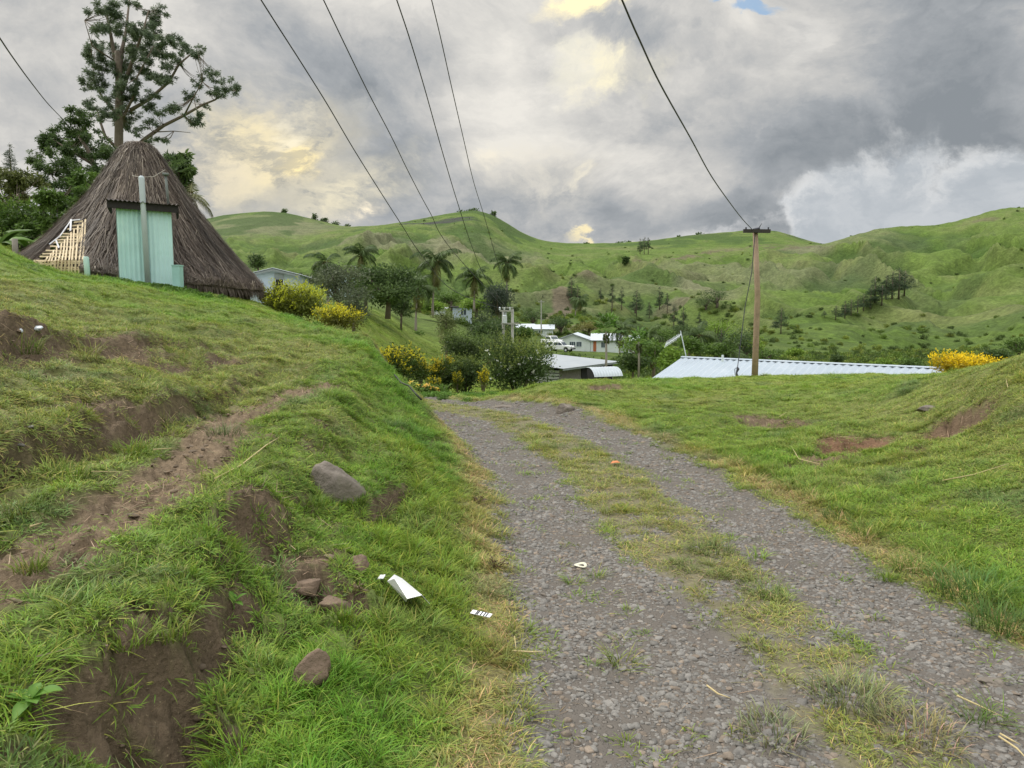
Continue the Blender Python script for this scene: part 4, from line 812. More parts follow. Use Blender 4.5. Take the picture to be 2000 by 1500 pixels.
def build_tin_shed():
    Y0 = 17.25; L = P(235, 545, Y0); Rr = P(340, 548, Y0); zt = P(290, 407, Y0).z; zb = min(L.z, Rr.z) - .35; w = (Rr.x - L.x) * math.cos(R(26)); cx = (L.x + Rr.x) / 2
    o = empty('tin_shed', (cx, Y0, zb), R(25), 'narrow mint green corrugated tin shed against the thatched hut', 'shed'); h = zt - zb
    teal = pmat('mint_tin', (.48, .71, .69), .5, .05, var=.12, vscale=2.5, stain=(.60, .80, .74), stscale=1.1, stamt=.5)
    teal2 = pmat('mint_tin_faded', (.52, .74, .74), .5, .05, var=.10, vscale=2.0, stain=(.33, .58, .52), stscale=1.4, stamt=.4)
    pipe = pmat('grey_pipe', (.50, .56, .60), .5, var=.1); dark = pmat('dark_timber', (.028, .025, .024), .8, var=.3, vscale=12)
    xs = -w / 2
    MB().sheet((xs, 0, 0), (w * .46, 0, 0), (0, 0, h), .095, .016).build('wall_panel', teal, o)
    MB().sheet((xs + w * .47, -.012, 0), (w * .53, 0, 0), (0, 0, h + .01), .095, .011).build('wall_panel', teal2, o)
    MB().sheet((xs, 1.0, 0), (0, -.99, 0), (0, 0, h), .095, .014).build('side_wall', teal, o); MB().sheet((-xs, .0, 0), (0, .99, 0), (0, 0, h), .095, .014).build('side_wall', teal2, o)
    ov = .17; m = MB(); m.box((-.01, -.10, h + .03), (w + 2 * ov, .04, .17), 0, 0, R(1.5)); m.box((-w / 2 - ov + .02, .4, h + .02), (.04, .96, .15)); m.box((w / 2 + ov - .02, .4, h - .03), (.04, .96, .15)); m.build('fascia', dark, o)
    rf = MB(); rf.sheet((-w / 2 - ov - .03, -.18, h + .135), (w + 2 * ov + .06, 0, -.035), (0, 1.25, .16), .09, .02, .006); rf.build('roof', pmat('rusty_dark_tin', (.09, .075, .07), .7, .2, var=.3), o)
    pz = P(283, 345, Y0).z - zb; px = (P(286, 480, Y0).x - cx) * .9; p = MB(); p.tube([(px + .0, -.10, 0), (px - .035, -.10, pz - .06), (px - .035, -.10, pz - .02), (px - .035, -.10, pz)], [.062, .062, .055, .03], 16); p.build('vent_pipe', pipe, o, True)
    px2 = (P(319, 400, Y0).x - cx) * .9 + .1; pz2 = P(318, 333, Y0).z - zb; p = MB(); p.tube([(px2 + .02, .35, h), (px2 - .02, .30, pz2)], .03, 10); p.box((px2 - .02, .28, pz2), (.14, .08, .06)); p.build('service_pipe', pmat('dark_pipe', (.16, .18, .17), .6), o, True)
    b = P(348, 555, 17.1); m = MB(); m.box((0, 0, .17), (.17, .2, .48)); m.box((0, 0, .42), (.19, .22, .025)); q = m.build('meter_box', pmat('mint_box', (.33, .56, .52), .6), None); q.location = b; tag(q, 'small mint green box at the right foot of the tin shed', 'box')
    b = P(172, 545, 17.6); m = MB(); m.tube([(0, 0, -.3), (-.02, 0, .5), (-.02, 0, .52)], [.062, .062, .05], 16); m.build_ = None; q = m.build('pipe_stub', pmat('pale_mint_pipe', (.50, .68, .62), .55), None, True); q.location = b; tag(q, 'short pale mint pipe standing beside the woven hut panel', 'pipe')
build_tin_shed()

# ------------------------------------------------------------------ trees behind the hut
def traced_tree(name, Y, limbs, blobs, n, leaf, cols, label, seed, asp=3.2, twigs=True, droop=.25, shell=.8, dy=1.3, trunk_mat=None):
    """limbs: [(pixel path, start radius, end radius)]; blobs: (u, v, ru, rv): real sizes at distance Y, spread in depth"""
    g = random.Random(seed); base = P(*limbs[0][0][0], Y); base.z = min(base.z, gz(base.x, Y))
    o = empty(name, base, 0, label, 'tree'); m = MB(); pts3 = []
    for path, r0, r1 in limbs:
        dd = g.uniform(-1, 1) * dy; n_ = len(path); pp = [P(u, v, Y + dd * (k / max(1, n_ - 1)) + 0) - base for k, (u, v) in enumerate(path)]; pp = ([Vector((pp[0].x, 0, -.5))] + pp) if path is limbs[0][0] else pp; n_ = len(pp); m.tube(pp, [r0 + (r1 - r0) * k / (n_ - 1) for k in range(n_)], 8); pts3 += pp
    bl = []
    for (u, v, ru, rv) in blobs:
        yy = Y + g.uniform(-1, 1) * dy; c = P(u, v, yy) - base; k = yy / FPX; R0 = (ru * k, (ru + rv) * .5 * k, rv * k)
        for s in range(8):
            q = Vector((g.uniform(-.95, .95) * R0[0], g.uniform(-.95, .95) * R0[1], g.uniform(-.95, .95) * R0[2])); f = g.uniform(.26, .52); bl.append((c + q, (R0[0] * f, R0[1] * f, R0[2] * f)))
            if twigs and s < 4:
                near = min(pts3, key=lambda w_: (w_ - c).length); m.tube([near, (near + c + q) * .5 + Vector((0, 0, -.1)), c + q], [.014, .010, .005], 4)
    V, F, C = leafcloud(bl, n, leaf, cols, asp, seed, droop, shell); mk('crown', V, F, M_LEAF, o, False, C); m.build('trunk', trunk_mat or M_BARK, o, True); return o
EUC = [(.09, .128, .08), (.13, .175, .105), (.19, .24, .14)]
traced_tree('eucalyptus_tree', 34, [
    ([(237, 470), (235, 330), (232, 280), (233, 200), (232, 140), (230, 100)], .25, .13), ([(232, 150), (222, 100), (215, 60), (205, 10)], .12, .04), ([(232, 150), (238, 100), (246, 60), (255, -20)], .12, .03),
    ([(238, 180), (258, 120), (280, 60), (290, 20)], .10, .02), ([(255, 215), (290, 195), (330, 160), (350, 125), (380, 100)], .09, .03), ([(262, 290), (285, 270), (320, 245), (360, 225), (395, 205), (420, 195), (450, 175)], .10, .025),
    ([(360, 225), (378, 190), (395, 160)], .04, .015), ([(300, 258), (340, 256), (372, 259)], .03, .01), ([(228, 290), (205, 265), (195, 235), (190, 215)], .08, .03), ([(225, 220), (200, 190), (185, 160), (180, 120)], .07, .02),
    ([(225, 120), (180, 90), (165, 40)], .04, .012), ([(240, 230), (260, 190), (268, 150), (300, 90)], .07, .02)], [
    (207, 10, 18, 14), (195, 40, 18, 16), (222, 30, 20, 18), (240, 45, 22, 18), (262, 15, 12, 10), (290, 35, 14, 16), (310, 22, 13, 12), (200, 65, 14, 14), (215, 95, 10, 10), (283, 65, 18, 20), (303, 55, 12, 14), (260, 85, 16, 16), (185, 75, 9, 16),
    (180, 110, 14, 22), (195, 130, 16, 14), (168, 150, 12, 14), (190, 165, 20, 12), (225, 130, 12, 20), (250, 125, 18, 20), (275, 110, 20, 18), (295, 100, 20, 22), (320, 90, 18, 16), (345, 80, 16, 12), (365, 92, 14, 10), (388, 100, 12, 12), (350, 110, 12, 12), (330, 125, 16, 12),
    (250, 165, 16, 18), (280, 150, 20, 16), (305, 155, 20, 14), (330, 155, 12, 8), (205, 185, 14, 10), (265, 185, 16, 12), (295, 182, 14, 9), (235, 190, 12, 22), (240, 220, 16, 22), (225, 215, 10, 16), (262, 225, 12, 10),
    (190, 205, 14, 12), (205, 230, 10, 12), (175, 200, 10, 8), (300, 215, 18, 12), (330, 210, 14, 9), (348, 215, 12, 8), (372, 185, 10, 9), (385, 160, 11, 10), (398, 140, 10, 9), (415, 150, 14, 12), (440, 165, 14, 12), (458, 172, 10, 10), (415, 182, 12, 8), (432, 178, 10, 8),
    (375, 238, 14, 9), (392, 232, 8, 12), (290, 240, 14, 9), (275, 258, 12, 9), (320, 278, 14, 7), (290, 275, 10, 7), (400, 205, 7, 5), (250, 245, 8, 10)], 60000, .13, EUC, 'tall eucalyptus tree rising straight behind the peak of the thatched hut', 11, asp=4.6, shell=1.1, dy=1.6)
traced_tree('spreading_tree', 30, [([(190, 480), (195, 400), (190, 340), (170, 290), (150, 260)], .16, .05), ([(190, 350), (215, 320), (232, 300)], .07, .03), ([(180, 320), (130, 290), (100, 270)], .06, .02), ([(192, 380), (140, 350), (100, 340)], .05, .02)], [
    (150, 225, 26, 14), (135, 245, 20, 14), (170, 240, 20, 16), (100, 265, 22, 16), (90, 285, 16, 20), (125, 275, 22, 16), (160, 270, 24, 18), (185, 285, 20, 20), (210, 300, 18, 18), (110, 310, 28, 22), (150, 310, 26, 20), (190, 325, 22, 20),
    (130, 340, 26, 20), (165, 345, 26, 20), (200, 345, 18, 16), (110, 365, 22, 22), (145, 375, 24, 20), (90, 340, 18, 18), (215, 285, 12, 16), (75, 310, 14, 14)], 26000, .12, G_DARK, 'dark bushy tree leaning left of the tall trunk behind the hut', 12)
traced_tree('broadleaf_tree', 27, [([(345, 460), (348, 380), (350, 330)], .10, .04)], [(345, 315, 22, 14), (360, 325, 16, 14), (340, 335, 18, 14), (358, 350, 16, 14), (365, 368, 12, 10), (345, 365, 14, 10), (352, 392, 14, 10)], 3600, .22, G_DARK, 'small dark leafy tree showing right of the hut peak', 13)
traced_tree('olive_leaf_tree', 27, [([(30, 500), (30, 430), (35, 380)], .12, .05)], [(20, 345, 30, 18), (45, 360, 26, 18), (0, 370, 26, 24), (70, 355, 18, 14), (35, 395, 30, 18), (-30, 350, 30, 24)], 6000, .17, [(.08, .10, .03), (.13, .15, .05), (.19, .20, .07)], 'yellowish olive leafy tree at the left end of the tree row', 14, shell=.6)
traced_tree('dense_leafy_tree', 24, [([(110, 510), (108, 450), (105, 400)], .10, .04)], [(95, 400, 20, 22), (118, 420, 18, 20), (80, 430, 18, 18), (105, 450, 20, 18), (130, 395, 14, 16), (95, 475, 24, 16), (125, 465, 12, 14), (150, 400, 18, 20), (172, 385, 16, 20), (192, 362, 16, 18), (60, 452, 22, 18), (58, 485, 24, 16), (142, 432, 16, 18), (155, 355, 18, 16), (215, 350, 14, 16)], 12000, .15, G_MID, 'dense green leafy tree between the banana plant and the hut', 15, shell=.6)
def banana(name, base, h, label, seed, n=9):
    g = random.Random(seed); o = empty(name, base, 0, label, 'plant'); V = []; F = []; C = []
    for i in range(n):
        a = i * 2.4 + g.uniform(-.3, .3); L = h * g.uniform(.6, .95); el = math.radians(g.uniform(45, 82)); d = Vector((math.cos(a), math.sin(a), 0)); p = Vector((0, 0, h * .25)); sd_ = Vector((-d.y, d.x, .0)); prev = None; cc = np.array((.085, .15, .035)) * g.uniform(.7, 1.5)
        for s in range(11):
            f = s / 10; w = L * .13 * math.sin(math.pi * min(1, .06 + f * .94)) ** .6 * (1 - (.0 if s < 10 else .9)); b = len(V); dip = Vector((0, 0, -w * .5)); V += [tuple(p - sd_ * w + dip), tuple(p), tuple(p + sd_ * w + dip)]; C += [cc, cc * 1.4, cc]
            if prev is not None: F += [[prev, prev+1, b+1, b], [prev+1, prev+2, b+2, b+1]]
            prev = b; p = p + (d * math.cos(el) + Vector((0, 0, math.sin(el)))) * L / 10; el -= math.radians(g.uniform(7, 13))
    mk('leaves', V, F, M_LEAF, o, True, np.array(C)); m = MB(); m.tube([(0, 0, -.3), (0, 0, h * .4)], [.09, .05], 10); m.build('stem', pmat('banana_stem_%d' % seed, (.16, .19, .07), .7), o, True); return o
for (u, v, Y, h, lab, sd_) in [(2, 508, 20, 1.2, 'banana plant with one tall upright leaf at the left end of the lawn', 1), (58, 512, 22.5, 1.5, 'banana plant with drooping leaves below the olive tree', 2), (100, 520, 23.5, 1.5, 'banana plant half hidden beside the hut thatch', 3)]:
    banana('banana_plant', P(u, v, Y), h, lab, sd_)
shrub('garden_shrub', P(38, 505, 24.5), 2.5, 3.2, 'bright green broad bush under the olive tree', 'bush', (.06, .11, .02), (.15, .24, .04), seed=31, n=3200, leaf=.13, nsh=120, shl=.4)
b = P(30, 500, 18.5); m = MB(); m.tube([(0, 0, -.3), (.01, 0, .42)], [.07, .065], 8); q = m.build('fence_post', pmat('grey_post', (.22, .20, .17), .9, bump=.4), None, True); q.location = b; tag(q, 'short weathered grey post on the lawn crest left of the hut', 'post')
palm(P(366, 470, 26), P(372, 377, 26), .95, 'young palm with pale fronds poking out right of the hut', 61, 7, None, droopy=.5, cols=((.12, .13, .06), (.20, .20, .10), (.2, .18, .1)), trunk_r=.08, dead=0)

# ------------------------------------------------------------------ pines
PT = []
for k, (h, w, bare) in enumerate([(9, 3.6, .30), (8, 3.0, .2), (10, 3.4, .4), (7, 4.0, .25)]):
    (V, F, C), m = pine_mesh(80 + k, h, w, 1500, bare=bare); e = empty('pine_tree', (0, 0, 0)); mk('crown', V, F, M_LEAF, e, False, C); m.build('trunk', M_BARK, e, True); PT.append((e, h))
used = set(); pine_n = 0
def pine(u, vb, vt, Y, k, label, group):
    global pine_n
    e, h0 = PT[k]; q = G(u, vb, 60); b = q if Y > 100 else P(u, vb, Y); Y = b.y; b.z = gz(b.x, b.y) if Y > 100 else b.z; tall = P(u, vt, Y).z - b.z; s = tall / h0
    o = e if k not in used else copy_tree(e); used.add(k); o.location = b; wd_ = 1.7 if group == gp2 else 1.15; o.scale = (s * random.uniform(.9, 1.1) * wd_, s * wd_, s); o.rotation_euler = (0, 0, random.uniform(0, 6.28)); tag(o, label, 'pine tree', group); return o
gp2 = 'dark pine grove on the green hillside'
gp1 = 'pines scattered on the valley slope above the white house'
for a in [(1116, 590, 540, 235, 1, 'pine with its tip level with the bare brown track top'), (1128, 600, 556, 225, 0, 'ragged pine just below the bare brown track'), (1173, 590, 562, 240, 1, 'small conical pine standing alone above the white house chimney side'), (1195, 612, 558, 230, 2, 'slim tall pine second from the conical one on the slope'),
          (1214, 606, 560, 232, 0, 'tan tinged pine beside the slim tall one'), (1243, 618, 565, 215, 3, 'round topped broad pine in the middle of the slope'), (1288, 605, 560, 220, 1, 'darkest pointed pine beside the open green slope'), (1303, 615, 572, 215, 2, 'thin pine leaning close to the darkest pointed pine'),
          (1316, 650, 595, 190, 2, 'tall bare stemmed pine below the pointed pines'), (1334, 655, 600, 185, 0, 'bushy pine right of the tall bare stemmed pine'), (1268, 622, 590, 210, 1, 'little pine between the round topped and the pointed ones'),
          (1525, 652, 600, 210, 3, 'lone pine right of the wooden utility pole'), (1185, 640, 606, 190, 1, 'small pine low on the slope near the papaya crown'), (1408, 690, 640, 120, 3, 'dark rounded pine left of the hanging cable'), (1365, 645, 610, 175, 2, 'dim pine behind the valley coconut palm')]:
    pine(*a, gp1)
gp2 = 'dark pine grove on the green hillside'
LG_ = ['topmost', 'second', 'third', 'fourth', 'fifth', 'sixth', 'seventh', 'eighth', 'ninth', 'tenth', 'eleventh', 'twelfth']
for i, (u, vb, vt) in enumerate([(1766, 580, 527), (1755, 586, 523), (1742, 584, 530), (1730, 586, 538), (1708, 592, 540), (1722, 598, 556), (1700, 604, 560), (1686, 610, 572), (1675, 612, 578), (1662, 618, 584), (1650, 622, 588), (1632, 626, 596), (1610, 620, 606)]):
    pine(u, vb, vt, 330, [3, 0, 3, 1, 0, 3, 0, 3, 0, 3, 1, 3, 3][i], ('%s pine from the top of the dark hillside grove' % LG_[i]) if i < 12 else 'small bush like pine at the low end of the hillside grove', gp2)
for i, (u, vt, k) in enumerate([(1250, 466, 1), (1258, 463, 0), (1266, 464, 2)]): pine(u, 497, vt, 790, k, ['left tree of the dark trio near the skyline', 'middle tree of the dark trio near the skyline', 'right tree of the dark trio near the skyline'][i], 'three dark trees on the far ridge')
pine(22, 345, 281, 44, 1, 'small dark pine silhouette above the olive tree', None); pine(74, 340, 296, 46, 2, 'thin pine top between the olive tree and the bushy tree', None)
pine(1060, 585, 575, 300, 1, 'tiny pine on the pale spur left of the brown track', None)

# ------------------------------------------------------------------ coconut palms
for i, (uc, vc, ub, vb, Y, r_, lab) in enumerate([
    (637, 512, 641, 600, 62, 1.9, 'coconut palm with spiky crown behind the blue grey house'), (705, 497, 706, 570, 78, 2.2, 'coconut palm above the round trees beside the far ridge foot'),
    (852, 510, 845, 610, 72, 2.6, 'largest coconut palm with windswept dark crown on the wires'), (816, 560, 812, 642, 70, 2.3, 'coconut palm with hanging yellow frond and clear straight trunk'),
    (928, 540, 926, 600, 82, 2.3, 'coconut palm directly left of the dark round tree'), (990, 513, 990, 575, 92, 2.4, 'thin trunked coconut palm standing above the dark round tree'),
    (1132, 585, 1124, 612, 160, 2.6, 'coconut palm with pale slanting trunk on the pine slope'), (1212, 640, 1210, 692, 112, 2.9, 'coconut palm growing right behind the white house roof'),
    (1366, 655, 1368, 705, 66, 2.1, 'coconut palm in the valley behind the tv aerial'), (1428, 690, 1426, 715, 62, 1.9, 'low coconut palm in the thicket behind the hanging cable'), (1268, 655, 1266, 700, 80, 2.2, 'low coconut palm half hidden in bright thicket')]):
    palm(P(ub, vb, Y), P(uc, vc, Y), r_, lab, 200 + i, 20)

# ------------------------------------------------------------------ village trees and shrubs
def rt(name, u, vb, vt, w, Y, cols, label, seed, n=2600, leaf=.2, cat='tree', group=None, **k):
    b = P(u, vb, Y)
    if 135 < Y < 900: b = G(u, vb, 60); Y = b.y
    h = P(u, vt, Y).z - b.z; return round_tree(name, b, h, w * 1.22 * Y / FPX, cols, label, cat, group, n, leaf, seed, **k)
rt('mango_tree', 757, 606, 512, 105, 52, G_DARK, 'big rounded dark green tree in front of the pale hills', 301, 6500, .22, lowcrown=.12, nb=16)
rt('lime_green_tree', 713, 600, 520, 80, 55, G_MID, 'light green spreading tree left of the big rounded tree', 302, 3600, .2)
rt('grey_green_tree', 660, 608, 516, 95, 46, G_GREY, 'greyish soft leaved tree behind the golden shrubs', 303, 4600, .16, lowcrown=.1)
rt('grey_twig_tree', 690, 640, 552, 70, 40, G_GREY, 'grey twiggy bush behind the second golden shrub', 304, 2600, .12, lowcrown=.05)
rt('small_dark_tree', 783, 630, 578, 42, 58, G_DARK, 'small dark tree at the right foot of the big rounded tree', 305, 1500, .18, lowcrown=.05)
rt('small_roof_tree', 504, 535, 495, 36, 90, G_DARK, 'small dark tree standing above the gable of the blue grey house', 306, 1300, .24)
rt('casuarina_tree', 972, 640, 552, 80, 76, [(.028, .045, .032), (.045, .066, .045), (.07, .095, .06)], 'large blue green dark tree behind the double power pole', 307, 5200, .26, lowcrown=.08, asp=4)
rt('leafy_tree', 945, 690, 600, 62, 56, [(.04, .06, .03), (.06, .09, .04), (.10, .13, .05)], 'feathery dark tree between the grey shack and the double pole', 308, 4200, .2, lowcrown=.02, asp=3.5)
rt('dark_green_tree', 955, 700, 625, 80, 52, G_DARK, 'dark tree just behind the big willowy bush', 309, 3000, .2, lowcrown=.0)  # leaf colours are the plain dark greens
rt('dark_green_tree', 985, 665, 612, 60, 66, G_DARK, 'dark leafy tree around the foot of the double power pole', 3091, 1800, .2, lowcrown=.0)
rt('slope_bush', 815, 660, 645, 30, 66, G_MID, 'low bush beside the trunk of the clear straight palm', 310, 500, .14, cat='bush', lowcrown=0)
for i, (u, vb, vt, w, Y, c, lab) in enumerate([
    (1095, 655, 615, 50, 170, G_DARK, 'dark tree at the foot of the brown track'), (1150, 655, 628, 50, 180, [(.15,.17,.04),(.2,.2,.06),(.26,.24,.08)], 'yellowish tree right behind the white house ridge'),
    (1245, 705, 655, 60, 75, G_BRIGHT, 'bright green tree right of the papaya'), (1275, 738, 660, 75, 50, G_MID, 'broad green tree left of the tv aerial'), (1235, 735, 690, 50, 48, G_DARK, 'dark shrubby tree at the corner of the curved tin shelter'),
    (1310, 735, 672, 60, 46, G_BRIGHT, 'bright leafy tree right under the tv aerial boom'), (1345, 700, 655, 50, 60, G_MID, 'green tree directly behind the roof end with the aerial'), (1395, 712, 665, 60, 62, G_MID, 'thick tree between the valley palm and the cable'),
    (1450, 716, 640, 70, 70, G_DARK, 'dark tree whose top sits left of the pole shaft'), (1400, 600, 562, 55, 240, G_DARK, 'dark rounded tree on the slope left of the pole'), (1378, 605, 580, 40, 245, G_DARK, 'smaller dark tree touching the rounded slope tree'),
    (1400, 680, 620, 80, 140, G_BRIGHT, 'yellow green tree in the gully left of the pole'), (1330, 660, 630, 50, 150, G_DARK, 'dark gully tree behind the aerial'), (1290, 680, 640, 60, 140, G_MID, 'mid green gully tree right of the white house'),
    (1460, 700, 655, 50, 100, G_BRIGHT, 'bright bush like tree right at the pole shaft'), (1500, 712, 680, 60, 85, G_MID, 'low green tree behind the roof just right of the pole'), (1040, 640, 600, 46, 190, G_DARK, 'dark tree above the far white roofs'),
    (930, 612, 580, 60, 110, G_BRIGHT, 'pale green tree at the foot of the left valley palm'), (880, 600, 570, 60, 130, G_MID, 'green tree above the grey shack'),
    (845, 612, 590, 50, 100, G_BRIGHT, 'bright low tree between the two largest palms'), (590, 560, 535, 60, 100, G_GREY, 'grey green tree on the ridge beyond the blue grey house'), (1015, 665, 640, 46, 100, G_MID, 'green tree right of the double power pole'),
    (1240, 612, 590, 40, 200, G_DARK, 'dark low tree under the round topped pine'), (1550, 700, 680, 36, 120, G_BRIGHT, 'small bright tree above the long white roof'), (1635, 712, 692, 24, 90, G_DARK, 'small dark conical tree above the long white roof middle'),
    (1950, 715, 682, 50, 60, G_DARK, 'dark tree behind the yellow bush at the right'), (1990, 700, 660, 60, 80, G_MID, 'green tree at the right frame side above the mound'), (1780, 722, 700, 50, 80, G_MID, 'low green tree above the far end of the long roof'), (1720, 720, 702, 40, 75, G_BRIGHT, 'light green bush tree behind the long roof')]):
    rt('village_tree', u, vb, vt, w, Y, c, lab, 320 + i, 1500 if w > 45 else 900, .22 if Y < 100 else .38, group='trees among the village houses')
for i, (u, v, w, hpx, Y, lab) in enumerate([(555, 409, 10, 5, 985, 'first low bush on the left hill crest'), (655, 433, 16, 7, 985, 'dark bush low on the left hill crest'), (678, 440, 14, 7, 985, 'lowest bush where the left hill crest ends'), (615, 421, 12, 8, 985, 'bushy tree on the falling left crest'), (635, 428, 12, 8, 985, 'flat topped tree on the falling left crest'),
    (900, 412, 22, 8, 985, 'dark thicket left of the middle hill summit'), (925, 407, 24, 6, 985, 'dark thicket on the middle hill summit'), (965, 414, 14, 7, 985, 'windblown tree right of the middle hill summit'), (1212, 473, 22, 8, 985, 'dark bush on the low saddle skyline'), (1228, 472, 8, 6, 985, 'tiny bush beside the saddle bush'),
    (1366, 454, 20, 6, 985, 'low bush on the rising ridge behind the far trio'), (1327, 459, 10, 4, 985, 'small bush on the rising ridge'), (1145, 473, 10, 4, 985, 'small speck of bush on the low saddle'), (1222, 505, 10, 8, 700, 'single bush left below the far trio'), (1850, 470, 0, 0, 0, '')]):
    if w: rt('ridge_bush', u, v + 12, v - hpx + 4, w, Y, G_DARK, lab, 380 + i, 260, 2.2, cat='bush', group='bushes along the skyline', lowcrown=0, nb=5)

GOLD_IN = (.085, .125, .018); GOLD = (.8, .68, .035); LIME = (.34, .36, .03)
def sh(name, u, vb, vt, w, Y, lab, inner, outer, seed, **k):
    b = P(u, vb, Y); h = P(u, vt, Y).z - b.z; return shrub(name, b, h * 1.1, w * (1.28 if w < 160 else 1.05) * Y / FPX, lab, 'bush', inner, outer, None, seed, **k)
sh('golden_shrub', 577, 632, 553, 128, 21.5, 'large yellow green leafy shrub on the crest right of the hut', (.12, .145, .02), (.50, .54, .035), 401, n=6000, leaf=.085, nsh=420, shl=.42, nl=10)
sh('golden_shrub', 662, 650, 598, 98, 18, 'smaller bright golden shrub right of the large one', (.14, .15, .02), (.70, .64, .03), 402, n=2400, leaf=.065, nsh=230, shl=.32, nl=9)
sh('golden_hedge', 782, 776, 670, 100, 20, 'golden topped hedge bush beyond the end of the bank', (.05, .085, .015), (.80, .70, .035), 403, n=5200, leaf=.07, nsh=230, shl=.24, upb=1.0)
sh('golden_hedge', 822, 745, 700, 40, 22, 'small golden bush joined to the right of the hedge', (.06, .09, .015), (.6, .48, .025), 404, n=1400, leaf=.07, nsh=100, shl=.22)
sh('golden_hedge', 855, 750, 695, 44, 26, 'golden bush behind the gap beside the dark bushes', (.06, .09, .015), (.62, .50, .03), 405, n=1600, leaf=.08, nsh=110, shl=.25)
sh('golden_hedge', 849, 770, 735, 30, 25, 'low golden bush near the yellow lilies', (.06, .09, .015), (.66, .55, .02), 406, n=700, leaf=.07, nsh=60, shl=.2)
sh('golden_hedge', 893, 765, 725, 24, 26.5, 'narrow golden bush between two dark bushes', (.08, .11, .015), (.62, .52, .02), 407, n=500, leaf=.07, nsh=50, shl=.22)
sh('golden_hedge', 944, 762, 718, 20, 25.5, 'upright golden bush at the left edge of the willowy bush', (.12, .14, .015), (.75, .60, .02), 408, n=500, leaf=.06, nsh=60, shl=.25)
sh('golden_flowering_bush', 1903, 745, 686, 135, 17, 'bright orange yellow bush at the far right of the lawn', (.42, .32, .02), (.95, .70, .02), 409, n=3600, leaf=.07, nsh=380, shl=.28, nl=9)
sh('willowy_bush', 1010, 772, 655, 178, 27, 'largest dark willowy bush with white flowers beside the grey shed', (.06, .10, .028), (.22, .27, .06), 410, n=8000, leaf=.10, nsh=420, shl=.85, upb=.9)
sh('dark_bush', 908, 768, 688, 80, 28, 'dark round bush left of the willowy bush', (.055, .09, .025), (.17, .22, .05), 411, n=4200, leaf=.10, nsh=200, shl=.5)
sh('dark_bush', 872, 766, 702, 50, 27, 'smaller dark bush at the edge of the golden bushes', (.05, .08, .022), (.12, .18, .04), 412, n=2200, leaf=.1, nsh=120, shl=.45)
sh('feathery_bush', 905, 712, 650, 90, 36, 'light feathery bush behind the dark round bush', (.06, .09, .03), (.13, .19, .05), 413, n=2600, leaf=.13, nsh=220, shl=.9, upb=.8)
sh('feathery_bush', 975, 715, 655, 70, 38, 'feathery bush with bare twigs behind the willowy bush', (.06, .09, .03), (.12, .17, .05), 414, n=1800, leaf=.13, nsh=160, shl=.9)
# white blossoms belong to the willowy bush
bw = [o for o in bpy.data.objects if o.name.startswith('willowy_bush')][0]; gq = np.random.default_rng(9); bl = [(Vector((gq.uniform(-1.1, 1.2), gq.uniform(-1.1, -.5), gq.uniform(.5, 1.7))), (.03, .03, .03)) for _ in range(34)]
V, F, C = leafcloud(bl, 34 * 9, .05, [(.75, .78, .72), (.85, .85, .8)], 1.5, 9); mk('blossom', V, F, M_LEAF, bw, False, C)
# vine-clad post
b = P(872, 690, 42); o = empty('vine_pillar', b, 0, 'pillar of pale variegated vine narrowing to its foot', 'plant'); k = 42 / FPX
bl = [(Vector((0, 0, (690 - v) * k)), (w * k, w * k, 7 * k)) for v, w in [(684, 9), (674, 12), (664, 15), (654, 18), (644, 20), (634, 20), (624, 18)]]
V, F, C = leafcloud(bl, 2400, .10, [(.09, .12, .04), (.22, .25, .10), (.48, .47, .28)], 2, 55, .5, .35); mk('foliage', V, F, M_LEAF, o, False, C); m = MB(); m.tube([(0, 0, -1), (0, 0, 1.9)], .07, 8); m.build('stem', M_BARK, o)
V, F, C = shoots([(Vector((0, 0, 1.75)), (.35, .35, .1))], 34, 1.0, .22, (.10, .13, .05), (.20, .24, .10), 57, 8, .5, .8); mk('fronds', V, F, M_LEAF, o, False, C)
# papayas
def papaya(u, vb, vt, Y, lab, seed, rad=1.0, dark=1.25):
    b = P(u, vb, Y); h = P(u, vt, Y).z - b.z; o = empty('papaya_tree', b, 0, lab, 'tree', 'papaya trees'); g = random.Random(seed); m = MB(); m.tube([(0, 0, -.5), (.02, 0, h * .5), (-.02, 0, h)], [.085, .07, .06], 10); m.build('trunk', pmat('papaya_bark_%d' % seed, (.26, .23, .20), .8), o, True)
    V = []; F = []; C = []
    for i in range(30):
        a = i * 2.4; el = math.radians(g.uniform(-5, 75)); d = Vector((math.cos(a) * math.cos(el), math.sin(a) * math.cos(el), math.sin(el))); L = rad * g.uniform(.5, .95); c = Vector((0, 0, h)) + d * L; cc = np.array((.085, .16, .03)) * g.uniform(.7, 1.5) * dark; side = d.orthogonal().normalized(); s2 = Vector((0, 0, 1)).cross(d).normalized(); bb = len(V)
        V += [(0, 0, h), tuple(c + s2 * .012), tuple(c - s2 * .012)]; F.append([bb, bb+1, bb+2]); C += [cc] * 3
        for k in range(7):
            an = (k - 3) * .62; dd = (d * math.cos(an) + s2 * math.sin(an) + Vector((0, 0, -.35))).normalized(); ll = rad * .52 * g.uniform(.8, 1.1); bb = len(V); pr = dd.cross(Vector((0, 0, 1))).normalized() * ll * .17; V += [tuple(c), tuple(c + dd * ll * .55 + pr), tuple(c + dd * ll), tuple(c + dd * ll * .55 - pr)]; F.append([bb, bb+1, bb+2, bb+3]); C += [cc * g.uniform(.8, 1.2)] * 4
    mk('crown', V, F, M_LEAF, o, False, np.array(C)); mf = pmat('papaya_fruit_%d' % seed, (.07, .085, .03), .5)
    V0, F0 = ico(1)
    for i in range(9):
        a = i * 2.4; zz = h - .18 - i * .055; mk('fruit', V0 * np.array((.085, .085, .13)) + np.array((math.cos(a) * .15, math.sin(a) * .15, zz)), F0, mf, o, True)
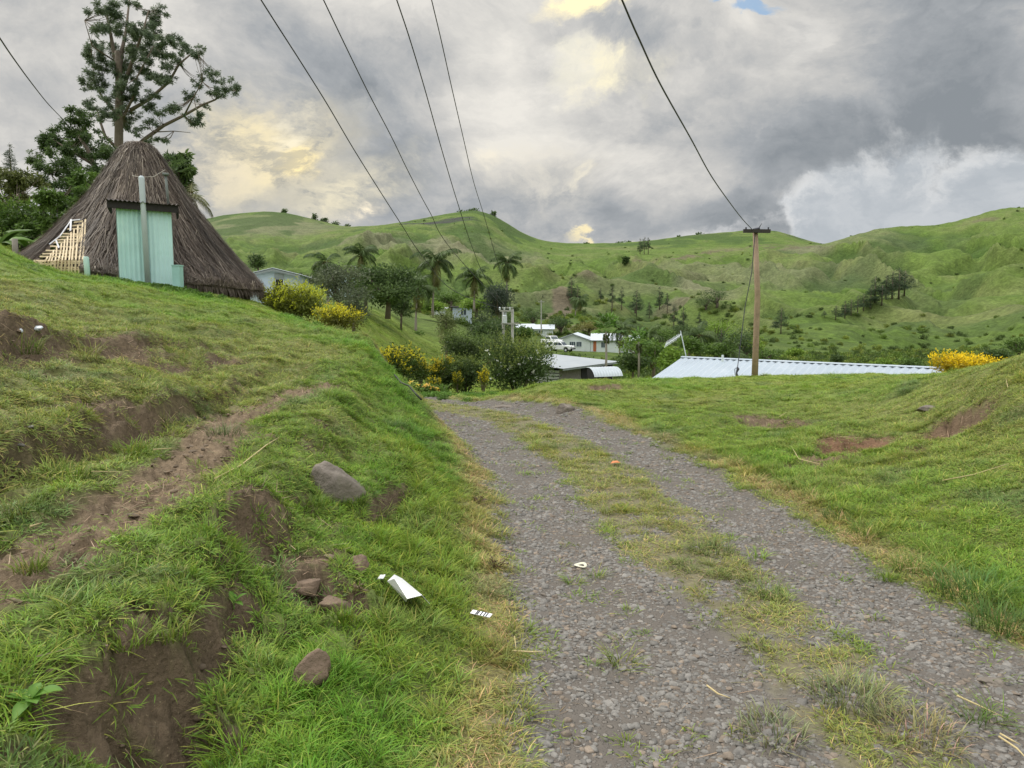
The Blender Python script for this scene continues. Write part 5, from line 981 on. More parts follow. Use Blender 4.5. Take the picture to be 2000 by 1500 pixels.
papaya(1183, 742, 648, 44, 'papaya tree with clustered dark fruit in front of the white house', 1)
papaya(1247, 742, 668, 47, 'second papaya with leafy crown right of the white house', 2, .85, 1.1)
# lilies by the bend
bl = []; o = empty('lily_plant', P(828, 778, 19), 0, 'clump of yellow and orange lilies at the road bend', 'flowers')
V, F, C = shoots([(Vector((x_, .0, .05)), (.12, .2, .1)) for x_ in (-.45, -.2, 0, .25, .5)], 120, .32, .16, (.06, .11, .02), (.12, .2, .04), 60, 6, .9); mk('leaves', V, F, M_LEAF, o, False, C)
for i_, (x_, z_) in enumerate(((-.42, .38), (-.33, .42), (-.12, .34), (.02, .33), (.12, .36), (.2, .28), (.3, .3), (.36, .24))):
    V, F, C = leafcloud([(Vector((x_, -.12, z_)), (.03, .03, .03))], 14, .065, [(.9, .55, .05), (.95, .75, .12), (.95, .6, .3)], 1.6, 61 + i_); mk('flower', V, F, M_LEAF, o, False, C)

# ------------------------------------------------------------------ undergrowth in the valley and on the near right hillside
def build_undergrowth():
    T = []
    for k in range(4):
        g = random.Random(900 + k); bl = [(Vector((g.uniform(-.6, .6), g.uniform(-.6, .6), g.uniform(.15, .6))), (.42, .42, .3)) for _ in range(6)]; V, F, C = leafcloud(bl, 420, .22, [(.75, .8, .7), (1.1, 1.15, 1.0), (1.6, 1.55, 1.3)], 2, 900 + k, 0, .4); T.append(template('bush_clump_%d' % k, V, F, M_LEAFI, C))
    pts = []; rots = []; scl = []; tnt = []; idx = []
    def add(x, y, s, t):
        z = gz(x, y); pts.append((x, y, z - .1 * s)); rots.append((0, 0, random.uniform(0, 6.28))); scl.append((s * random.uniform(.8, 1.3), s, s * random.uniform(.6, 1.0))); tnt.append(t); idx.append(random.randrange(4))
    N = 30000; u = RNG.uniform(780, 2080, N); ly = RNG.uniform(math.log(62), math.log(900), N); yy = np.exp(ly); xx = (u - 1000) / FPX * yy
    n1 = fbm(xx / 14, yy / 22, 151, 4, .6); n2 = fbm(xx / 5, yy / 8, 152, 3); z = H(xx, yy); keepm = np.zeros(N, bool)
    for i in range(N):
        x, y, uu = xx[i], yy[i], u[i]
        if 1030 < uu < 1250 and 100 < y < 175: continue
        if 780 < uu < 900 and 60 < y < 100: continue
        if uu < 1000 and y < 110: pr_ = .02
        elif y < 150: pr_ = .75 if uu > 1230 else .35
        elif uu > 1480: pr_ = .22 * (n1[i] > .1) + .04 - (.03 if y > 260 else 0)
        else: pr_ = .42 if n1[i] > -.05 else .10
        if y > 270: pr_ *= .55 if n1[i] > .12 else .10
        if y > 300: pr_ *= .45 if n1[i] > .2 else .0
        keepm[i] = random.random() < pr_ * (.45 + .8 * (n2[i] > -.1))
    x, y, z, n1, n2, u = xx[keepm], yy[keepm], z[keepm], n1[keepm], n2[keepm], u[keepm]; n = len(x)
    s = RNG.uniform(.4, 1.1, n) * (1 + sstep(120, 400, y) * .7); s *= np.where(y < 100, .9, 1.0)
    base = np.where((RNG.uniform(0, 1, n) < .42)[:, None], np.array((.078, .118, .034)), np.where((RNG.uniform(0, 1, n) < .5)[:, None], np.array((.11, .17, .03)), np.array((.17, .21, .045))))
    base = base * RNG.uniform(.75, 1.25, (n, 1)); base = base * np.where((y > 240)[:, None], .85, 1.0)
    scl = np.stack([s * RNG.uniform(.8, 1.2, n), s, s * RNG.uniform(.9, 1.7, n)], 1); rot = np.stack([np.zeros(n), np.zeros(n), RNG.uniform(0, 6.28, n)], 1)
    scatter('undergrowth', np.stack([x, y, z - .15 * s], 1), rot, scl, base, RNG.integers(0, 4, n), T); print('undergrowth', n)
    # low leafy weeds at the foot of the tin shed and along the bend
    n = 520; x = np.concatenate([RNG.normal(X(300, 16.6), .55, n // 2), RNG.normal(X(790, 17), 1.0, n - n // 2)]); y = np.concatenate([RNG.normal(16.6, .25, n // 2), RNG.normal(17.5, 1.0, n - n // 2)]); z = H(x, y); s = RNG.uniform(.10, .2, n)
    scatter('weeds', np.stack([x, y, z], 1), np.stack([np.zeros(n)] * 2 + [RNG.uniform(0, 6, n)], 1), np.stack([s, s, s * .8], 1), np.tile(np.array((.09, .17, .03)), (n, 1)) * RNG.uniform(.6, 1.4, (n, 1)), RNG.integers(0, 4, n), T)
build_undergrowth()
# ------------------------------------------------------------------ buildings
M_WHITEWALL = pmat('painted_wall', (.60, .66, .64), .8, var=.06, vscale=1.0, stain=(.45, .48, .45), stscale=.7, stamt=.35)
M_BLUEWALL = pmat('blue_grey_wall', (.42, .50, .56), .75, var=.10, vscale=1.4, stain=(.32, .38, .42), stscale=1.2, stamt=.5)
M_WROOF = pmat('white_roof', (.52, .57, .62), .4, .15, var=.05, vscale=.5, stain=(.55, .57, .60), stscale=.6, stamt=.35)
M_GLASS = pmat('window_glass', (.05, .07, .09), .12, var=.1, spec=.6); M_FRAME = pmat('window_frame', (.55, .62, .64), .6); M_DARK = pmat('dark_opening', (.02, .02, .022), .9)
M_TRIM = pmat('grey_trim', (.25, .28, .29), .7); M_BOARD = pmat('weathered_boards', (.16, .15, .14), .9, var=.4, vscale=5); M_DOOR = pmat('orange_door', (.38, .13, .055), .7)
M_SLATS = pmat('pale_boards', (.38, .40, .38), .85, var=.2, vscale=3)
def window(par, c, w, h, nrm_y=-1, bars=1, name='window', glass=None, rz=0):
    """window lying in a wall facing local -Y: frame stands 3 cm proud, glass set in it"""
    m = MB(); x, y, z = c; t = .06
    m.box((x, y - .02, z + h / 2), (w + t, .08, t)); m.box((x, y - .02, z - h / 2), (w + t, .10, t)); m.box((x - w / 2, y - .02, z), (t, .08, h - t)); m.box((x + w / 2, y - .02, z), (t, .08, h - t))
    for k in range(bars): m.box((x - w / 2 + w * (k + 1) / (bars + 1), y - .025, z), (t * .8, .05, h - t))
    f = m.build(name, M_FRAME, par); q = MB(); q.box((x, y - .006, z), (w - .01, .02, h - .01)); q.build('pane', glass or M_GLASS, f); return f
def gable(par, w, d, h, rise, wall, roof, ov=.3, ridge_y=True, pitch=.2, x0=0, y0=0):
    """gable block, gable end facing local -Y, origin at the front middle"""
    m = MB(); pts = [(x0 - w/2, y0, -1.2), (x0 + w/2, y0, -1.2), (x0 + w/2, y0, h), (x0, y0, h + rise), (x0 - w/2, y0, h)]; m.prism(pts, (0, d, 0)); m.build('wall', wall, par)
    sl = math.hypot(w / 2, rise); ux = w / 2 / sl; uz = rise / sl
    for sg, nm in ((-1, 'roof'), (1, 'roof')):
        r = MB(); o_ = Vector((x0, y0 - ov, h + rise + .05)); dirv = Vector((sg * ux, 0, -uz)) * (sl + ov)
        if sg > 0: r.sheet(o_, (0, d + 2 * ov, 0), dirv, pitch, .018, .01)
        else: r.sheet(o_ + Vector((0, d + 2 * ov, 0)), (0, -(d + 2 * ov), 0), dirv, pitch, .018, .01)
        r.build(nm, roof, par)
    b = MB()
    for sg in (-1, 1):
        p0 = Vector((x0, y0 - ov - .02, h + rise - .02)); p1 = p0 + Vector((sg * ux, 0, -uz)) * (sl + ov); b.prism([p0, p1, p1 + Vector((0, 0, -.16)), p0 + Vector((0, 0, -.16))], (0, -.03, 0))
    b.build('bargeboard', M_TRIM, par)
# white house by the parked pickups
c = P(1119, 686, 142); wh = empty('white_house', (c.x, 142, c.z), R(-10), 'long white walled house with white iron roof and orange door', 'house')
gable(wh, 6.6, 10, 2.15, 1.15, M_WHITEWALL, M_WROOF)
window(wh, (-.1, 0, 1.35), 1.1, .95, bars=2); window(wh, (1.15, 0, 1.35), 1.0, .95, bars=2)
m = MB(); m.box((6.0, 2.6, .45), (5.3, 5.0, 3.3)); m.build('wing_wall', M_WHITEWALL, wh)
r = MB(); r.sheet((3.2, -.25, 2.12), (5.8, 0, 0), (0, 3.3, 1.25), .2, .02, .01); r.sheet((9.0, 6.2, 2.12), (-5.8, 0, 0), (0, -3.0, 1.25), .2, .02, .01); r.build('wing_roof', M_WROOF, wh)
m = MB(); m.box((6.1, -.29, 2.06), (5.9, .05, .14)); m.build('gutter', M_TRIM, wh)
m = MB(); m.box((4.15, .09, .98), (.62, .06, 1.95)); dr_ = m.build('door', M_DOOR, wh)
m = MB(); m.box((3.81, .08, 1.0), (.07, .08, 2.1)); m.box((4.49, .08, 1.0), (.07, .08, 2.1)); m.box((4.15, .08, 2.0), (.61, .08, .07)); m.build('door_frame', M_FRAME, dr_)
window(wh, (5.9, .1, 1.25), 1.1, 1.05, bars=2)
m = MB(); m.box((10.1, 6.4, .35), (3.0, 7.0, 3.1)); m.build('rear_wall', M_WHITEWALL, wh)
window(wh, (9.2, 2.9, 1.3), .5, 1.0, bars=0); window(wh, (10.1, 2.9, 1.3), .4, 1.0, bars=0); window(wh, (10.9, 2.9, 1.3), .5, 1.0, bars=0)
r = MB(); r.sheet((8.4, 2.3, 2.0), (4.2, 0, 0), (0, 3.9, .9), .2, .02, .01); r.build('rear_roof', M_WROOF, wh)
m = MB(); [m.box((8.35 + k * 1.35, 2.2, .3), (.1, .1, 3.2)) for k in range(4)]; m.build('verandah_post', M_WHITEWALL, wh)
# blue grey house by the hut
c = P(536, 606, 58); bh = empty('blue_grey_house', (c.x, 58, c.z), R(6), 'blue grey two level house with small dark window beside the hut', 'house')
gable(bh, 3.7, 5, 2.75, .45, M_BLUEWALL, M_WROOF, .22)
w_ = window(bh, (.45, 0, 1.95), .62, 1.1, bars=0, glass=M_DARK); m = MB(); m.box((.45, -.05, 2.62), (.72, .03, .5)); m.build('shutter', M_TRIM, bh)
m = MB(); m.prism([(-2.4, -1.6, -1), (-.1, -1.6, -1), (-.1, -1.6, 1.25), (-2.4, -1.6, 1.75)], (0, 1.58, 0)); m.build('annex_wall', M_BLUEWALL, bh)
m = MB(); m.sheet((-2.6, -1.8, 1.86), (2.7, 0, -.60), (0, 1.8, .12), .15, .015, .01); m.build('annex_roof', M_WROOF, bh)
m = MB(); m.sheet((-1.75, -1.66, -.6), (.9, 0, 0), (0, 0, 1.15), .1, .02); m.build('tin_screen', M_GALV, bh)
# dark roofed house in the trees
c = P(672, 560, 70); dh = empty('dark_roofed_house', (c.x, 70, c.z), R(-8), 'dark roofed house with a white pipe hidden among trees', 'house')
m = MB(); m.box((0, 2, .1), (3.3, 4, 2.1)); m.build('wall', M_BLUEWALL, dh); m = MB(); m.sheet((-1.9, -.3, 1.3), (3.8, 0, -.05), (0, 4.6, .2), .2, .02); m.build('roof', M_BOARD, dh); m = MB(); m.box((0, -.32, 1.2), (3.8, .05, .14)); m.build('fascia', M_DARK, dh); m = MB(); m.tube([(1.3, -.4, .2), (1.3, -.4, 1.85)], .05, 8); m.build('vent_pipe', M_WHITEWALL, dh)
# grey shack
c = P(903, 626, 118); gs = empty('grey_shack', (c.x, 118, c.z), R(5), 'small grey shack with flat dark roof above the golden bush', 'hut')
m = MB(); m.box((0, 1.5, .75), (3.0, 3, 2.6)); m.build('wall', M_BLUEWALL, gs); window(gs, (.2, 0, 1.3), .9, .9, bars=1); m = MB(); m.box((0, 1.5, 2.12), (3.7, 3.8, .12), 0, R(-3)); m.build('roof', M_BOARD, gs)
c = P(858, 626, 112); g2_ = empty('white_shack', (c.x, 112, c.z), 0, 'tiny white shack between the palm trunk and the grey shack', 'hut')
m = MB(); m.box((0, 1.2, .6), (1.5, 2.2, 2.0)); m.build('wall', M_WHITEWALL, g2_); m = MB(); m.sheet((-1.2, -.3, 1.62), (2.4, 0, .1), (0, 3, .3), .2, .02); m.build('roof', M_WROOF, g2_); m = MB(); m.box((.35, .08, .5), (.5, .05, 1.2)); m.build('door', M_DARK, g2_)
for (u, v, Y, w, rz, lab) in [(1030, 650, 182, 5.0, 20, 'white roofed building with bright roof end, the left of two roofs'), (1053, 652, 176, 6.6, -3, 'white roofed low building behind the thin pole')]:
    c = P(u, v, Y); q = empty('white_roofed_building', (c.x, Y, c.z), R(rz), lab, 'building'); m = MB(); m.box((0, 2.2, .2), (w, 4.2, 1.8)); m.build('wall', M_WHITEWALL, q); window(q, (.4, .1, .5), .9, .6, bars=1)
    r = MB(); r.sheet((-w/2 - .4, -.4, 1.12), (w + .8, 0, 0), (0, 2.7, 1.05), .25, .02); r.sheet((w/2 + .4, 4.9, 1.12), (-w - .8, 0, 0), (0, -2.5, 1.05), .25, .02); r.build('roof', M_WROOF, q)
# grey shed beyond the bend
S0 = Vector((3.6, 55.0, -2.5)); d1 = Vector((5.0, 7.5, 0)).normalized(); d2 = Vector((-4.8, 3.6, 0)).normalized(); gsd = empty('grey_shed', (S0.x, S0.y, -4.8), 0, 'low shed with pale grey iron roof and dark board front', 'shed')
def LS(a, b, z): q = S0 + d1 * a + d2 * b; return (q.x - S0.x, q.y - S0.y, z + 4.8)
r = MB(); o_ = Vector(LS(-.4, -.5, -2.52)); r.sheet(o_, d1 * 9.6, d2 * 7.0 + Vector((0, 0, .42)), .15, .015, .01); r.build('roof', pmat('dull_grey_roof', (.33, .36, .385), .5, .1, var=.12, vscale=.5, stain=(.34, .36, .37), stscale=.5, stamt=.6), gsd)
m = MB(); m.prism([LS(0, 0, -5.4), LS(8.8, 0, -5.4), LS(8.8, 0, -2.62), LS(0, 0, -2.62)], d2 * .1); m.build('front_wall', M_BOARD, gsd)
m = MB(); m.prism([LS(8.8, .1, -5.4), LS(8.8, 6, -5.4), LS(8.8, 6, -2.3), LS(8.8, .1, -2.6)], d1 * -.1); m.prism([LS(.1, 5.9, -5.4), LS(8.7, 5.9, -5.4), LS(8.7, 5.9, -2.3), LS(.1, 5.9, -2.3)], d2 * .1); m.build('rear_wall', M_BOARD, gsd)
m = MB()
for k in range(11): m.prism([LS(-.02, .1, -5.3 + k * .24), LS(-.02, 6, -5.3 + k * .24), LS(-.02, 6, -5.12 + k * .24), LS(-.02, .1, -5.12 + k * .24)], d1 * .06)
m.build('slatted_wall', M_SLATS, gsd); m = MB(); m.prism([LS(.10, .2, -5.4), LS(.10, 5.8, -5.4), LS(.10, 5.8, -2.7), LS(.10, .2, -2.7)], d1 * .02); m.build('lining', M_DARK, gsd)
m = MB(); m.prism([LS(3.2, -.06, -5.4), LS(8.6, -.06, -5.4), LS(8.6, -.06, -2.75), LS(3.2, -.06, -2.75)], d2 * .04); m.build('doorway', M_DARK, gsd)
m = MB(); m.box(LS(4.4, -.47, -2.62), (9.6, .05, .10), math.atan2(d1.y, d1.x)); m.build('fascia', M_TRIM, gsd)
# curved iron shelter
c = P(1181, 738, 43); sh_ = empty('curved_iron_shelter', (c.x, 43, c.z), R(24), 'low curved white corrugated iron shelter in front of the shed', 'shelter'); m = MB(); n = 12; Vv = []
for i in range(n + 1):
    a = math.pi * (.08 + .5 * i / n)
    for k in range(41): rr_ = .78 + .022 * math.sin(k * math.pi / 2 * 1.0); Vv.append((-.95 + 1.9 * k / 40, -math.cos(a) * rr_ * 1.0 + .3, math.sin(a) * rr_ * .85 - .05))
mk('iron_sheet', Vv, [[i * 41 + k, i * 41 + k + 1, (i + 1) * 41 + k + 1, (i + 1) * 41 + k] for i in range(n) for k in range(40)], M_WROOF, sh_, True)
m = MB(); m.poly([(-.9, -.42, -.3)] + [(-.9, -math.cos(math.pi * (.08 + .5 * i / 8)) * .74 + .3, math.sin(math.pi * (.08 + .5 * i / 8)) * .62 - .05) for i in range(9)] + [(-.9, .4, -.3)]); m.build('dark_end', M_DARK, sh_)
# long white roof just below the crest
RA = Vector((8.1, 34.0, -.46)); RB = Vector((16.6, 27.6, -.50)); rd_ = (RB - RA).normalized(); L_ = (RB - RA).length + 2.5; pd_ = Vector((-.60, -.80, 0)); pd_ = (pd_ - rd_ * pd_.dot(rd_)).normalized()
lh = empty('long_roofed_house', (RA.x, RA.y, -3.2), 0, 'long house under a white corrugated roof behind the lawn crest', 'house'); O = Vector((RA.x, RA.y, -3.2))
M_LROOF = pmat('bluish_white_roof', (.38, .44, .50), .42, .2, var=.06, vscale=.8, stain=(.52, .57, .62), stscale=.5, stamt=.5)
r = MB(); r.sheet(RA - O - rd_ * .3, rd_ * L_, pd_ * 4.4 + Vector((0, 0, -1.08)), .30, .03, .01); r.build('roof', M_LROOF, lh)
r = MB(); r.sheet(RB - O + rd_ * 2.2, rd_ * -L_, -pd_ * 4.4 + Vector((0, 0, -1.08)), .20, .022, .01); r.build('roof', M_LROOF, lh)
m = MB(); a0 = RA - O - rd_ * .34 + Vector((0, 0, .045)); m.prism([a0 - pd_ * .16 + Vector((0, 0, -.045)), a0, a0 + rd_ * L_, a0 + rd_ * L_ - pd_ * .16 + Vector((0, 0, -.045))], (0, 0, .008)); m.prism([a0 + pd_ * .16 + Vector((0, 0, -.045)), a0 + rd_ * L_ + pd_ * .16 + Vector((0, 0, -.045)), a0 + rd_ * L_, a0], (0, 0, .009)); m.build('ridge_cap', M_LROOF, lh)
m = MB(); hl = RA - O; q0 = hl + pd_ * 3.9 + Vector((0, 0, -1.05)); q1 = hl - pd_ * 3.9 + Vector((0, 0, -1.05)); f_ = Vector((0, 0, -2.6)); m.prism([q0 + f_, q1 + f_, q1, hl + Vector((0, 0, -.12)), q0], rd_ * (L_ - .6)); m.build('wall', M_WHITEWALL, lh)
m = MB(); vb_ = hl + pd_ * 3.2 - rd_ * 2.2 + Vector((0, 0, -1.12)); m.sheet(vb_, rd_ * 2.1, -pd_ * 3.4, .15, .015, .01); m.build('verandah_roof', M_WROOF, lh); m = MB(); m.tube([vb_ + rd_ * .1 - pd_ * .1, vb_ + rd_ * .1 - pd_ * .1 + Vector((0, 0, -2.2))], .05, 8); m.build('verandah_post', M_SLATS, lh)
m = MB(); q = P(1411, 712, 32.6) - O; m.tube([q, q + Vector((0, 0, .42))], .05, 10); m.build('vent_pipe', M_WHITEWALL, lh)
# aerial
an = empty('tv_aerial', P(1344, 700, 33.9), 0, 'leaning television aerial at the end of the long white roof', 'aerial'); o0 = P(1344, 700, 33.9); m = MB(); m.tube([(0, 0, -.3), rel(P(1329, 646, 33.9), o0)], .022, 8); m.build('mast', M_GALV, an)
m = MB(); a_ = Vector(rel(P(1331, 653, 33.9), o0)); b_ = Vector(rel(P(1300, 673, 33.4), o0)); m.tube([a_, b_], .014, 6); 
for k in range(11):
    c_ = a_.lerp(b_, .1 + k * .09); e = Vector((.11, .3, .13)) * (1.0 if k > 1 else .7); m.tube([c_ - e, c_ + e], .008, 5)
m.build('boom', M_GALV, an)
# ------------------------------------------------------------------ poles and wires
mp = pmat('pole_wood', (.30, .22, .155), .85, var=.3, vscale=5, bump=.4, bscale=20, stain=(.13, .075, .045), stscale=2.2, stamt=.7); md = pmat('dark_crossarm', (.045, .04, .038), .8, var=.3)
Yp = 26.5; pb = P(1474, 733, Yp); pb.z = gz(pb.x, Yp) - .3; po = empty('utility_pole', pb, 0, 'round wooden utility pole with one dark crossarm on the lawn crest', 'pole'); pt = P(1475, 449, Yp); m = MB(); h_ = pt.z - pb.z
m.tube([(0, 0, 0), (.01, 0, h_ * .3), (.01, 0, h_ * .6), (pt.x - pb.x, 0, h_)], [.118, .108, .098, .088], 14); m.build('shaft', mp, po, True)
ca = P(1476, 452, Yp) - pb; m = MB(); m.box((ca.x, -.12, ca.z), (.93, .12, .12), 0, 0, R(.5)); m.build('crossarm', md, po)
m = MB()
for dx in (-.38, .4): m.tube([(ca.x + dx, -.12, ca.z - .05), (ca.x + dx, -.12, ca.z + .13)], [.02, .03], 8)
m.tube([(ca.x + .02, -.1, ca.z + .02), (ca.x + .17, -.12, ca.z + .27)], [.03, .006], 6); m.tube([(ca.x - .12, -.1, ca.z + .05), (ca.x + .1, -.1, ca.z + .1)], .04, 8); m.build('bracket', M_WIRE, po)
m = MB(); m.tube([(ca.x - .06, -.11, ca.z - .1), (ca.x - .13, -.12, ca.z - 1.4), rel(P(1455, 600, Yp), pb), rel(P(1440, 722, Yp - .2), pb)], .014, 6); m.build('service_cable', M_WIRE, po)
m = MB(); q = rel(P(1440, 722, Yp - .2), pb); m.tube([(q[0], q[1], q[2] - .25), (q[0] - .02, q[1], q[2] - .1), (q[0] + .03, q[1], q[2] + .03), (q[0], q[1], q[2] + .1)], [.05, .03, .055, .02], 8); m.tube([(q[0] - .07, q[1], q[2] - .2), (q[0] - .09, q[1], q[2] + .02), (q[0], q[1], q[2] + .08)], .012, 6); m.build('cable_joint', M_WIRE, po)
YH = 52; hb = P(995, 745, YH); dp = empty('double_power_pole', hb, 0, 'pair of concrete power poles with crossarms and transformer', 'pole'); mc_ = pmat('pale_pole', (.34, .34, .31), .85, var=.15)
for u, vt, y_ in ((983, 606, YH), (1001, 604, YH)):
    m = MB(); t_ = rel(P(u, vt, y_), hb); m.tube([(t_[0], t_[1], -.5), tuple(t_)], [.12, .09], 10); m.build('post', mc_, dp, True)
m = MB(); k_ = YH / FPX; z1 = rel(P(990, 607, YH), hb)[2]; z0_ = rel(P(990, 601, YH), hb)[2]; x0 = rel(P(976, 600, YH), hb)[0]; x1 = rel(P(1001, 600, YH), hb)[0]; m.box(((x0 + x1) / 2, -.2, z1), (x1 - x0, .1, .12)); m.box(((x0 + x1) / 2 + .1, -.2, z0_), (x1 - x0 - .1, .08, .1)); m.box((.05, -.2, rel(P(990, 632, YH), hb)[2]), (1.3, .1, .12)); m.build('crossarm', mc_, dp)
for u in (976, 985, 996): q = rel(P(u, 603, YH), hb); m = MB(); m.tube([(q[0], -.2, q[2] - .1), (q[0], -.2, q[2] + .05), (q[0], -.2, q[2] + .12)], [.05, .07, .03], 8); m.build('insulator', M_GALV, dp)
q = rel(P(986, 622, YH), hb); m = MB(); m.tube([(q[0], -.45, q[2] - .32), (q[0], -.45, q[2] + .2), (q[0], -.45, q[2] + .24)], [.16, .16, .08], 12); [m.tube([(q[0] + dx, -.45, q[2] + .2), (q[0] + dx, -.45, q[2] + .42)], .03, 6) for dx in (-.08, .08)]; m.build('transformer', M_GALV, dp)
for (u, vt, vb, Y, lab) in [(1057, 586, 645, 168, 'thin grey power pole in front of the far white roofs')]:
    b = P(u, vb, Y); o = empty('power_pole', b, 0, lab, 'pole'); t_ = P(u, vt, Y).z - b.z; m = MB(); m.tube([(0, 0, -1), (0, 0, t_)], [.16, .12], 8); m.build('shaft', mc_, o); m = MB(); m.box((0, -.1, t_ - .4), (1.4, .1, .12)); m.build('crossarm', mc_, o); m = MB(); m.box((.3, -.1, t_ * .35), (.9, .08, .1)); m.build('lower_arm', mc_, o)
b = P(825, 520, 60); pass
def wire(px, y_near, y_far, lab, rad=.014, grp=None, ext=1.25):
    """wire through photo pixels px (near first); its plan is a straight line from y_near to y_far"""
    u0, v0 = px[0]; u1, v1 = px[-1]; A_ = P(u0, v0, y_near); B_ = P(u1, v1, y_far); pts = []
    for (u, v) in px:
        d = pray(u, v); mslope = (B_.x - A_.x) / (y_far - y_near); y = (A_.x - mslope * y_near) / (d[0] - mslope); pts.append(P(u, v, y))
    pre = pts[0] + (pts[0] - pts[1]) * ext; pts = [pre] + pts
    # smooth
    sm = []
    for i in range(len(pts) - 1):
        p0 = pts[max(i - 1, 0)]; p1 = pts[i]; p2 = pts[i + 1]; p3 = pts[min(i + 2, len(pts) - 1)]
        for k in range(6):
            t = k / 6; sm.append(.5 * ((2 * p1) + (p2 - p0) * t + (2 * p0 - 5 * p1 + 4 * p2 - p3) * t * t + (3 * p1 - p0 - 3 * p2 + p3) * t ** 3))
    sm.append(pts[-1]); m = MB(); m.tube([p - pts[1] for p in sm], [rad * (1 if p.y < 30 else 1.25) for p in sm], 6); o = m.build('power_wire', M_WIRE, None, True); o.location = pts[1]; return tag(o, lab, 'wire', grp)
GW = 'wires running down to the double power pole'
wire([(510, 0), (545, 55), (590, 125), (640, 205), (690, 290), (740, 370), (785, 440), (825, 500), (890, 570), (976, 602)], 13, YH, 'first wire from the left, ending past the largest palm', .012, GW)
wire([(632, 0), (675, 90), (720, 182), (765, 268), (800, 340), (840, 415), (888, 495), (984, 600)], 13, YH, 'second wire from the left, crossing above the pale hill', .011, GW)
wire([(775, 0), (800, 75), (830, 175), (865, 300), (895, 400), (925, 490), (950, 545), (990, 602)], 13, YH, 'third wire from the left, passing over the middle hill summit', .012, GW)
wire([(843, 0), (862, 80), (882, 170), (905, 270), (925, 355), (945, 420), (968, 500), (998, 602)], 13, YH, 'fourth wire from the left, steepest of the four', .010, GW)
wire([(1215, 0), (1232, 40), (1250, 80), (1290, 165), (1350, 272), (1390, 345), (1430, 402), (1452, 430), (1470, 449)], 9, Yp - .1, 'twisted thick wire coming down to the wooden pole top', .0125)
wire([(0, 75), (25, 112), (60, 160), (95, 204), (125, 235)], 12, 30, 'wire at the upper left running into the spreading tree', .012)
# ------------------------------------------------------------------ parked vehicles
def pickup(loc, rz, label, canopy):
    o = empty('parked_pickup', loc, rz, label, 'pickup truck', 'pickups parked by the white house'); wp = pmat('white_paint_%d' % canopy, (.72, .74, .75), .3, var=.03); bk = pmat('black_rubber_%d' % canopy, (.02, .02, .02), .8)
    def slab(prof, w, name, mat, y0=0):
        m = MB(); m.prism([(x, -w / 2 + y0, z) for x, z in prof], (0, w, 0)); ob = m.build(name, mat, o); bv = ob.modifiers.new('bevel', 'BEVEL'); bv.width = .05; bv.segments = 2; bv.limit_method = 'ANGLE'; return ob
    bd = slab([(-2.6, .5), (-1.95, .45), (-1.85, .75), (-1.65, .85), (-1.35, .85), (-1.15, .75), (-1.05, .45), (1.1, .45), (1.2, .75), (1.4, .88), (1.75, .88), (1.95, .7), (2.05, .45), (2.5, .5), (2.55, .95), (2.3, 1.1), (1.05, 1.15), (-2.6, 1.12)], 1.8, 'body', wp)
    slab([(-.95, 1.12), (1.05, 1.14), (.45, 1.72), (.2, 1.78), (-.75, 1.78), (-.95, 1.6)], 1.62, 'cab', wp)
    if canopy: slab([(-2.58, 1.12), (-.99, 1.12), (-.99, 1.8), (-2.3, 1.84), (-2.55, 1.7)], 1.66, 'canopy', wp)
    m = MB()
    for sy in (-1, 1):
        m.prism([(-.8, sy * .83, 1.2), (-.05, sy * .83, 1.2), (-.05, sy * .83, 1.66), (-.75, sy * .83, 1.66)], (0, sy * .01, 0)); m.prism([(.05, sy * .83, 1.2), (.85, sy * .83, 1.2), (.42, sy * .83, 1.64), (.05, sy * .83, 1.66)], (0, sy * .01, 0))
        if canopy: m.prism([(-2.35, sy * .85, 1.28), (-1.15, sy * .85, 1.28), (-1.15, sy * .85, 1.66), (-2.3, sy * .85, 1.66)], (0, sy * .01, 0))
    m.prism([(1.0, -.68, 1.22), (1.0, .68, 1.22), (.50, .62, 1.70), (.50, -.62, 1.70)], (.03, 0, .02)); m.build('window', M_GLASS, o)
    for sx in (-1.5, 1.58):
        for sy in (-.82, .82):
            t = MB(); t.tube([(sx, sy - .11, .38), (sx, sy + .11, .38)], .38, 18); w_ = t.build('wheel', bk, o); rm = MB(); rm.tube([(sx, sy - .12, .38), (sx, sy + .12, .38)], .2, 12); rm.build('rim', M_GALV, w_)
    for sy in (-.7, .7): m = MB(); m.box((2.5, sy, .93), (.12, .3, .15)); m.build('headlight', M_GLASS, o)
    m = MB(); m.box((2.58, 0, .58), (.1, 1.7, .2)); m.build('bumper', bk, o); return o
b = P(1094, 687, 131); pickup((b.x, 131, b.z), R(-32), 'white pickup with canopy parked nose down beside the house wall', 1)
b = P(1078, 676, 136); pickup((b.x, 136, b.z + .1), R(-60), 'white pickup without canopy half hidden behind the other one', 0)

